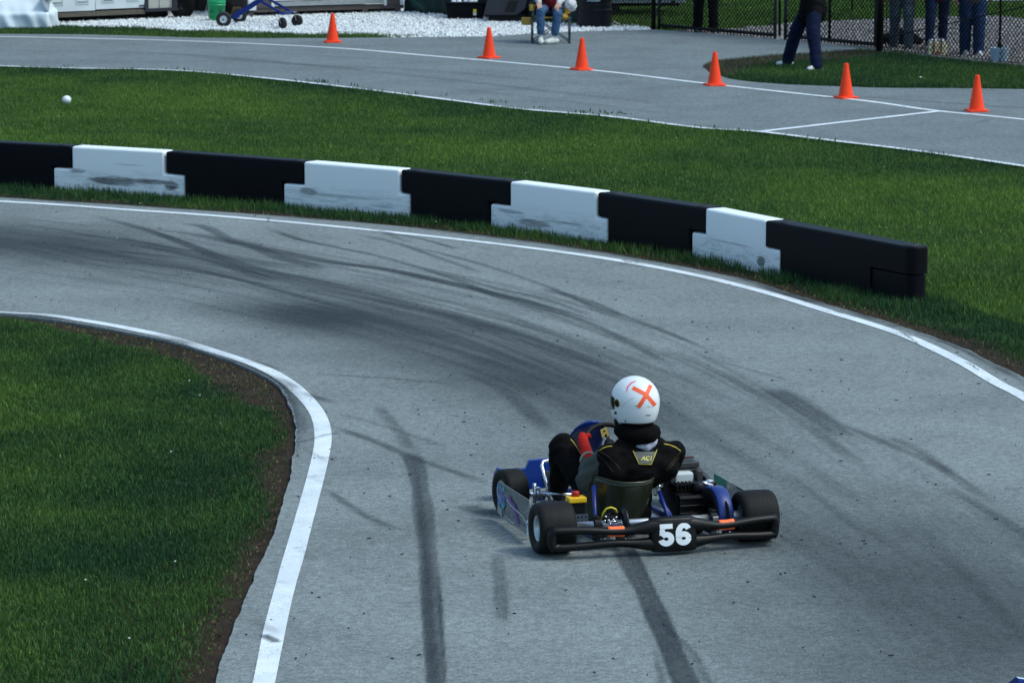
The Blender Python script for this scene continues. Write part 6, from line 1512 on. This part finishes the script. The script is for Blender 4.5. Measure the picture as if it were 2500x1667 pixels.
# ------------------------------------------------------------------ driver (kart coordinates)
SUIT = cloth('black_race_suit', (.0030, .0028, .0030), .85, bump=.3); SLV = cloth('olive_grey_sleeve', (.060, .072, .066), .85); GLV = cloth('red_glove', (.42, .018, .012), .7); BOOT = mat('black_boot', (.01, .01, .01), .5); BOOT['cloth'] = 0.
M_brace = cloth('black_neck_brace', (.0018, .0018, .002), .9)
v3 = Vector
shl, shr = v3((-.182, .27, .468)), v3((.205, .27, .462))
eL, wL = v3((-.268, .375, .308)), v3((-.205, .545, .405)); eR, wR = v3((.205, .33, .392)), v3((.085, .55, .405))
pr = [('e', (-.07, .33, .13), (.15, .14, .09), 0), ('e', (-.06, .31, .25), (.14, .12, .15), 0), ('e', (-.005, .27, .385), (.185, .105, .135), 0), ('c', (-.145, .258, .375), (-.168, .266, .455), .088, .072, 0), ('c', (.135, .258, .395), (.165, .268, .452), .096, .074, 0), ('c', (.02, .27, .37), (-.06, .27, .37), .095, .095, 0),
      ('c', shl, shr, .058, .058, 0), ('c', (-.09, .275, .515), (.11, .275, .510), .045, .045, 0), ('c', (.005, .30, .50), (.0, .315, .60), .062, .058, 3),
      ('c', v3((-.205, .315, .425)), eL, .064, .060, 1), ('c', eL, wL, .055, .036, 1), ('c', eL+v3((.0, .0, -.02)), eL+v3((.02, .05, -.03)), .055, .05, 1),
      ('c', shr, eR, .064, .066, 0), ('c', eR, wR, .055, .036, 1)]
for hip, kn, an, tw in ((v3((-.13, .42, .12)), v3((-.272, .80, .408)), v3((-.215, 1.06, .13)), -.03), (v3((.03, .42, .12)), v3((.165, .80, .40)), v3((.12, 1.07, .13)), .02)):
    pr += [('c', hip, kn, .095, .078, 0), ('c', kn, an, .080, .052, 0), ('e', kn+v3((0, .0, .012)), (.082, .082, .078), 0), ('c', kn.lerp(an, .4)+v3((0, -.03, 0)), an+v3((0, -.02, .02)), .068, .052, 0), ('c', an+v3((0, -.02, -.04)), an+v3((tw, .12, .05)), .042, .036, 2)]
dv = body('person', pr, [SUIT, SLV, BOOT, M_brace], .008, 3, .010, 13, None, None, 8)
dv.location = KO; dv.rotation_euler = (0, 0, KPSI); tag(dv, 'kart driver in white helmet, black race suit and red gloves leaning on the wheel', 'person')
# gloves: hands closed round the rim
def grip(c, wr, side):
    """fingers wrapping the wheel rim at angle c on the rim"""
    P0 = WC+(wx*math.cos(c)*.140+wy*math.sin(c)*.128); tang = (-wx*math.sin(c)*.140+wy*math.cos(c)*.128).normalized(); outw = (P0-WC).normalized()
    out = [('c', wr, P0+outw*.020+wn*.030, .034, .030, 0), ('c', P0+outw*.018+wn*.026-tang*.028, P0+outw*.018+wn*.026+tang*.028, .024, .022, 0), ('c', wr+(wr-P0).normalized()*.03, wr, .042, .040, 0)]
    for k in range(4):
        q = P0+tang*(k-1.5)*.0225; R_ = [.034, .036, .035, .031][k]
        path = [q+(wn*math.cos(t)+outw*math.sin(t))*R_*.82 for t in (.35, 1.15, 2.0, 2.8, 3.5)]
        for a, b_ in zip(path[:-1], path[1:]): out.append(('c', a, b_, .0112, .0105, 0))
    t0 = P0+wn*.030-tang*.02; path = [t0, t0-outw*.016+wn*.004-tang*.012, t0-outw*.024-wn*.010-tang*.010]
    for a, b_ in zip(path[:-1], path[1:]): out.append(('c', a, b_, .0135, .012, 0))
    return out
for c_, wr, nm in ((PI*.97, wL, 'left'), (PI*.03, wR, 'right')):
    go = body('glove', grip(c_, wr, 1), [GLV], .0045, 2, .002, 40, dv)
    q = MB(); P0 = WC+(wx*math.cos(c_)*.140+wy*math.sin(c_)*.128); q.tube([wr+(wr-P0).normalized()*.034+(v3((math.cos(t), 0, math.sin(t)))*.046) for t in [2*PI*k/16 for k in range(16)]], .007, 8, closed=True); q.build('glove_cuff', mat('cream_cuff', (.30, .30, .24), .8), go)
# neck brace, scarf
HC = v3((-.008, .318, .748)); HY = math.radians(20); HR = Matrix.Rotation(HY, 3, 'Z')
nbp = []
for k in range(14):
    t = 2*PI*k/14; c = v3((.005, .315, .578))+HR @ v3((.082*math.cos(t), .088*math.sin(t), .012*math.sin(t)))
    t2 = 2*PI*(k+1)/14; c2 = v3((.005, .315, .578))+HR @ v3((.082*math.cos(t2), .088*math.sin(t2), .012*math.sin(t2)))
    nbp.append(('c', c, c2, .047, .047, 0))
body('neck_brace', nbp+[('c', (.0, .31, .50), (.0, .315, .66), .075, .09, 0)], [M_brace], .007, 3, .006, 16, dv)
# helmet
def helm(a, p, k=1.0):
    """a azimuth (0 = face), p polar from top"""
    d = v3((math.sin(p)*math.sin(a), math.sin(p)*math.cos(a), math.cos(p)))
    rx, ry2, rz = .128, .145, .136
    q = v3((d.x*rx, d.y*ry2, d.z*rz))
    if d.z < 0: q.x = math.sin(a)*rx*(math.sin(p)**.55); q.y = math.cos(a)*ry2*(math.sin(p)**.55); q.x *= 1+.04*d.z; 
    f_ = max(0, math.cos(a)); low = min(1, max(0, -d.z*1.6)); q.y += .022*f_*low
    zmin = -.108-.030*max(0, math.cos(a)+.25); q.z = max(q.z*1.0 if d.z > 0 else q.z*1.12, zmin)
    return HC+HR @ (q*k)
b = MB(); NA, NP = 64, 40; vs = []
for j in range(NP+1):
    p = .001+(PI*.80)*j/NP
    for i in range(NA): vs.append(helm(2*PI*i/NA, p))
b.add(vs, [(j*NA+i, (j+1)*NA+i, (j+1)*NA+(i+1) % NA, j*NA+(i+1) % NA) for j in range(NP) for i in range(NA)], 0, True)
hm = b.build('helmet', mat('white_helmet_shell', (.74, .78, .80), .28, var=.03, vscale=30, spec=.4), dv)
hbm = bmesh.new(); hbm.from_mesh(hm.data); hbm.faces.ensure_lookup_table(); bvh = BVHTree.FromBMesh(hbm)
M_hb = mat('black_edge_rubber', (.008, .008, .008), .5)
MB().tube([helm(2*PI*i/48, .001+PI*.80, 1.0)+v3((0, 0, -.002)) for i in range(48)], .0065, 8, closed=True).build('edge_trim', M_hb, hm)
b = MB(); vs = []; NA2, NP2 = 30, 10
for j in range(NP2+1):
    for i in range(NA2+1):
        a = math.radians(-82+164*i/NA2); w2 = 1-abs(-1+2*i/NA2)**4*.35; vs.append(helm(a, math.radians(92+(-18+36*j/NP2)*w2), 1.012))
b.add(vs, [(j*(NA2+1)+i, (j+1)*(NA2+1)+i, (j+1)*(NA2+1)+i+1, j*(NA2+1)+i+1) for j in range(NP2) for i in range(NA2)], 0, True)
b.build('visor', mat('smoked_visor', (.01, .012, .016), .1, spec=.8), hm)
def pivot(a, pdeg, r, m, nm, ring=None):
    c = helm(math.radians(a), math.radians(pdeg)); nrm = (c-HC); nrm = (HR @ v3((math.sin(math.radians(a)), math.cos(math.radians(a))*.9, 0))).normalized()
    o = MB().lathe([(0, .007), (r*.8, .007), (r, .003), (r, -.006)], c, nrm, 24).build(nm, m, hm)
    if ring: MB().lathe([(r, -.004), (r*1.02, .004), (r*1.13, .003), (r*1.15, -.004)], c, nrm, 28).build('pivot_ring', ring, o)
    return o
pivot(-92, 90, .019, M_mb, 'visor_pivot', mat('gold_ring', (.35, .28, .08), .4, .6)); pivot(92, 90, .019, M_mb, 'visor_pivot', mat('gold_ring', (.35, .28, .08), .4, .6))
pivot(-84, 112, .009, mat('dark_red_rivet', (.10, .01, .02), .4), 'rivet'); pivot(-112, 128, .004, M_mb, 'rivet'); pivot(-72, 135, .018, M_mb, 'chin_vent'); pivot(-78, 124, .010, mat('pale_vent', (.5, .5, .52), .4), 'chin_vent')
# decals projected along the line of sight (kart space)
VD = v3((.275, .94, -.20)).normalized(); VU = (v3((0, 0, 1))-VD*VD.z).normalized(); VR = VD.cross(VU)
def proj(bv, c, u, v_, off=.0015, d=VD, r=VR, up=VU):
    o = c+r*u+up*v_-d*.5; h = bv.ray_cast(o, d); 
    if h[0] is None: return None
    n_ = h[1] if h[1].dot(d) < 0 else -h[1]
    return h[0]+n_*off
PXM = 1/(2.94*437)
def pstrip(bv, c, pts, wd, m, nm, par, off=.0015, n=14, nw=3, ref=(1180, 285), scale=PXM, **k):
    pts = [((x-ref[0])*scale, -(y-ref[1])*scale) for x, y in pts]; P_ = []; 
    for a, b_ in zip(pts[:-1], pts[1:]):
        for i in range(n): P_.append((a[0]+(b_[0]-a[0])*i/n, a[1]+(b_[1]-a[1])*i/n))
    P_.append(pts[-1]); vs = []; ok = True; wds = wd if callable(wd) else (lambda t: wd)
    for i, p in enumerate(P_):
        a = P_[max(i-1, 0)]; b_ = P_[min(i+1, len(P_)-1)]; dx, dy = b_[0]-a[0], b_[1]-a[1]; L_ = math.hypot(dx, dy) or 1
        for j in range(nw+1):
            t = (j/nw-.5)*wds(i/(len(P_)-1)); q = proj(bv, c, p[0]-dy/L_*t, p[1]+dx/L_*t, off, **k)
            if q is None: return None
            vs.append(q)
    s_ = nw+1; return MB().add(vs, [(i*s_+j, i*s_+j+1, (i+1)*s_+j+1, (i+1)*s_+j) for i in range(len(P_)-1) for j in range(nw)], 0, True).build(nm, m, par)
M_x = mat('orange_vinyl', (.95, .11, .03), .5, var=.03)
pstrip(bvh, HC, [(1158, 200), (1245, 245), (1315, 322)], .0215, M_x, 'orange_cross', hm, .0014); pstrip(bvh, HC, [(1285, 182), (1245, 262), (1196, 338)], .0215, M_x, 'orange_cross', hm, .0022)
pstrip(bvh, HC, [(1183, 152), (1150, 166), (1124, 195), (1116, 232)], lambda t: .002+.006*math.sin(PI*min(1, .15+t*.8)), mat('pink_mark', (.80, .16, .26), .6), 'pink_arc', hm, .0014, n=6)
pstrip(bvh, HC, [(1248, 392), (1284, 391)], .0045, M_mb, 'small_label', hm, .0014, n=6)
M_gs = mat('grey_script', (.25, .27, .28), .6)
pstrip(bvh, HC, [(1252, 340), (1262, 328), (1272, 326), (1264, 336), (1280, 334), (1300, 330)], .0016, M_gs, 'script_mark', hm, .0014, n=3, nw=1)
pstrip(bvh, HC, [(1080, 330), (1120, 296), (1165, 270)], .0012, M_gs, 'scratch', hm, .0014, n=4, nw=1); pstrip(bvh, HC, [(1175, 325), (1190, 332)], .006, mat('grey_smudge', (.30, .32, .33), .6), 'smudge', hm, .0013, n=4, nw=1)
# suit trim, projected on the back
sbm = bmesh.new(); sbm.from_mesh(dv.data); sbvh = BVHTree.FromBMesh(sbm); BC = v3((-.008, .318, .752))
M_pip = mat('yellow_piping', (.42, .34, .02), .6); M_st = mat('dark_gold_stitch', (.045, .032, .006), .7)
kw = dict(ref=(1180, 285))
pstrip(sbvh, BC, [(925, 642), (952, 624), (985, 613), (1015, 611)], .004, M_pip, 'piping', dv, .002, 6, 1); pstrip(sbvh, BC, [(1380, 592), (1420, 600), (1465, 617), (1498, 641)], .004, M_pip, 'piping', dv, .002, 6, 1)
pstrip(sbvh, BC, [(735, 548), (762, 580), (785, 618), (808, 660)], .0035, M_pip, 'piping', dv, .002, 6, 1)
for q in ([(905, 640), (960, 680), (1010, 730), (1045, 780)], [(905, 660), (950, 700), (990, 745), (1020, 790)], [(925, 640), (985, 680), (1030, 720), (1070, 770)], [(1505, 640), (1470, 680), (1430, 730), (1395, 780)], [(1490, 680), (1455, 720), (1420, 770)]):
    pstrip(sbvh, BC, q, .0022, M_st, 'seam', dv, .0015, 5, 1)
def pquad(bv, c, corners, m, nm, par, off=.002, n=8, ref=(1180, 285)):
    q = [((x-ref[0])*PXM, -(y-ref[1])*PXM) for x, y in corners]; vs = []
    for j in range(n+1):
        for i in range(n+1):
            u, v_ = i/n, j/n; p = [(q[0][k]*(1-u)+q[1][k]*u)*(1-v_)+(q[3][k]*(1-u)+q[2][k]*u)*v_ for k in (0, 1)]; h = proj(bv, c, p[0], p[1], off)
            if h is None: return None
            vs.append(h)
    s_ = n+1; return MB().add(vs, [(j*s_+i, (j+1)*s_+i, (j+1)*s_+i+1, j*s_+i+1) for j in range(n) for i in range(n)], 0, True).build(nm, m, par)
pt = pquad(sbvh, BC, [(1166, 650), (1326, 650), (1288, 732), (1204, 732)], mat('olive_patch', (.085, .095, .085), .7), 'back_patch', dv, .003)
if pt:
    pstrip(sbvh, BC, [(1162, 644), (1204, 735), (1289, 735), (1330, 634)], .0042, M_pip, 'patch_border', pt, .0042, 8, 1)
    v, f = text_mesh('AC1', 1.0, .03); mnx = min(p.x for p in v); mxx = max(p.x for p in v); mny = min(p.y for p in v); mxy = max(p.y for p in v); tv = []
    for p in v:
        sx = (p.x-mnx)/(mxx-mnx); sy = (p.y-mny)/(mxy-mny); X_ = 1214+72*sx+8*sy; Y_ = 712-32*sy
        tv.append(proj(sbvh, BC, (X_-1180)*PXM, -(Y_-285)*PXM, .0048) or v3((0, 0, 0)))
    MB().add(tv, f).build('patch_letters', mat('gold_letters', (.62, .50, .10), .5), pt)
    pstrip(sbvh, BC, [(1212, 722), (1282, 722)], .002, mat('pale_line', (.3, .3, .3), .6), 'patch_line', pt, .0046, 6, 1)
# patterned scarf showing under the brace
scf = body('scarf', [('c', (-.020, .232, .508), (.025, .222, .505), .012, .026, 0), ('c', (.025, .222, .505), (.070, .226, .527), .026, .020, 0), ('c', (.070, .226, .527), (.092, .235, .572), .018, .007, 0)], [cloth('white_grey_scarf', (.36, .38, .46), .8, var=.8, vscale=38)], .005, 2, .004, 40, dv)
# yellow plate with dark dots on the steering wheel hub
yp = WC+wn*.05+v3((-.040, .0, .035)); b = MB(); yr = Matrix.Rotation(-.25, 3, VD)
b.box((0, 0, 0), (.040, .004, .050)); ypo = b.build('yellow_plate', mat('pale_yellow_plate', (.75, .55, .16), .5), ro); ypo.location = yp
ypo.rotation_euler = (Matrix.Rotation(-.30, 3, 'Y') @ Matrix.Rotation(.15, 3, 'X')).to_euler()
b = MB()
for x_, z_ in ((0, .011), (.004, -.014)): b.lathe([(0, 0), (.0065, 0)], (x_, -.0026, z_), (0, -1, 0), 14)
b.box((.001, -.003, -.022), (.016, .001, .006)); b.build('plate_holes', M_mb, ypo)

# second kart: only the tip of its nose reaches the lower right corner
k2_ = copy_tree(kt); k2_.rotation_euler = (0, 0, math.radians(24)); tgt = at(2474, 1664, .19)
fx = Matrix.Rotation(math.radians(24), 3, 'Z') @ v3((-.47, 1.46, 0)); k2_.location = v3((tgt.x-fx.x, tgt.y-fx.y, ZA))
tag(k2_, 'second racing kart, only its blue and white nose showing in the lower right corner', 'racing kart')
for ch in k2_.children:
    if ch.name.startswith('front_fairing'):
        ch.data = ch.data.copy(); ch.data.materials.append(mat('pale_blue_white_paint', (.50, .66, .78), .3))
        for p in ch.data.polygons:
            if p.index % 7 in (2, 3): p.material_index = 1
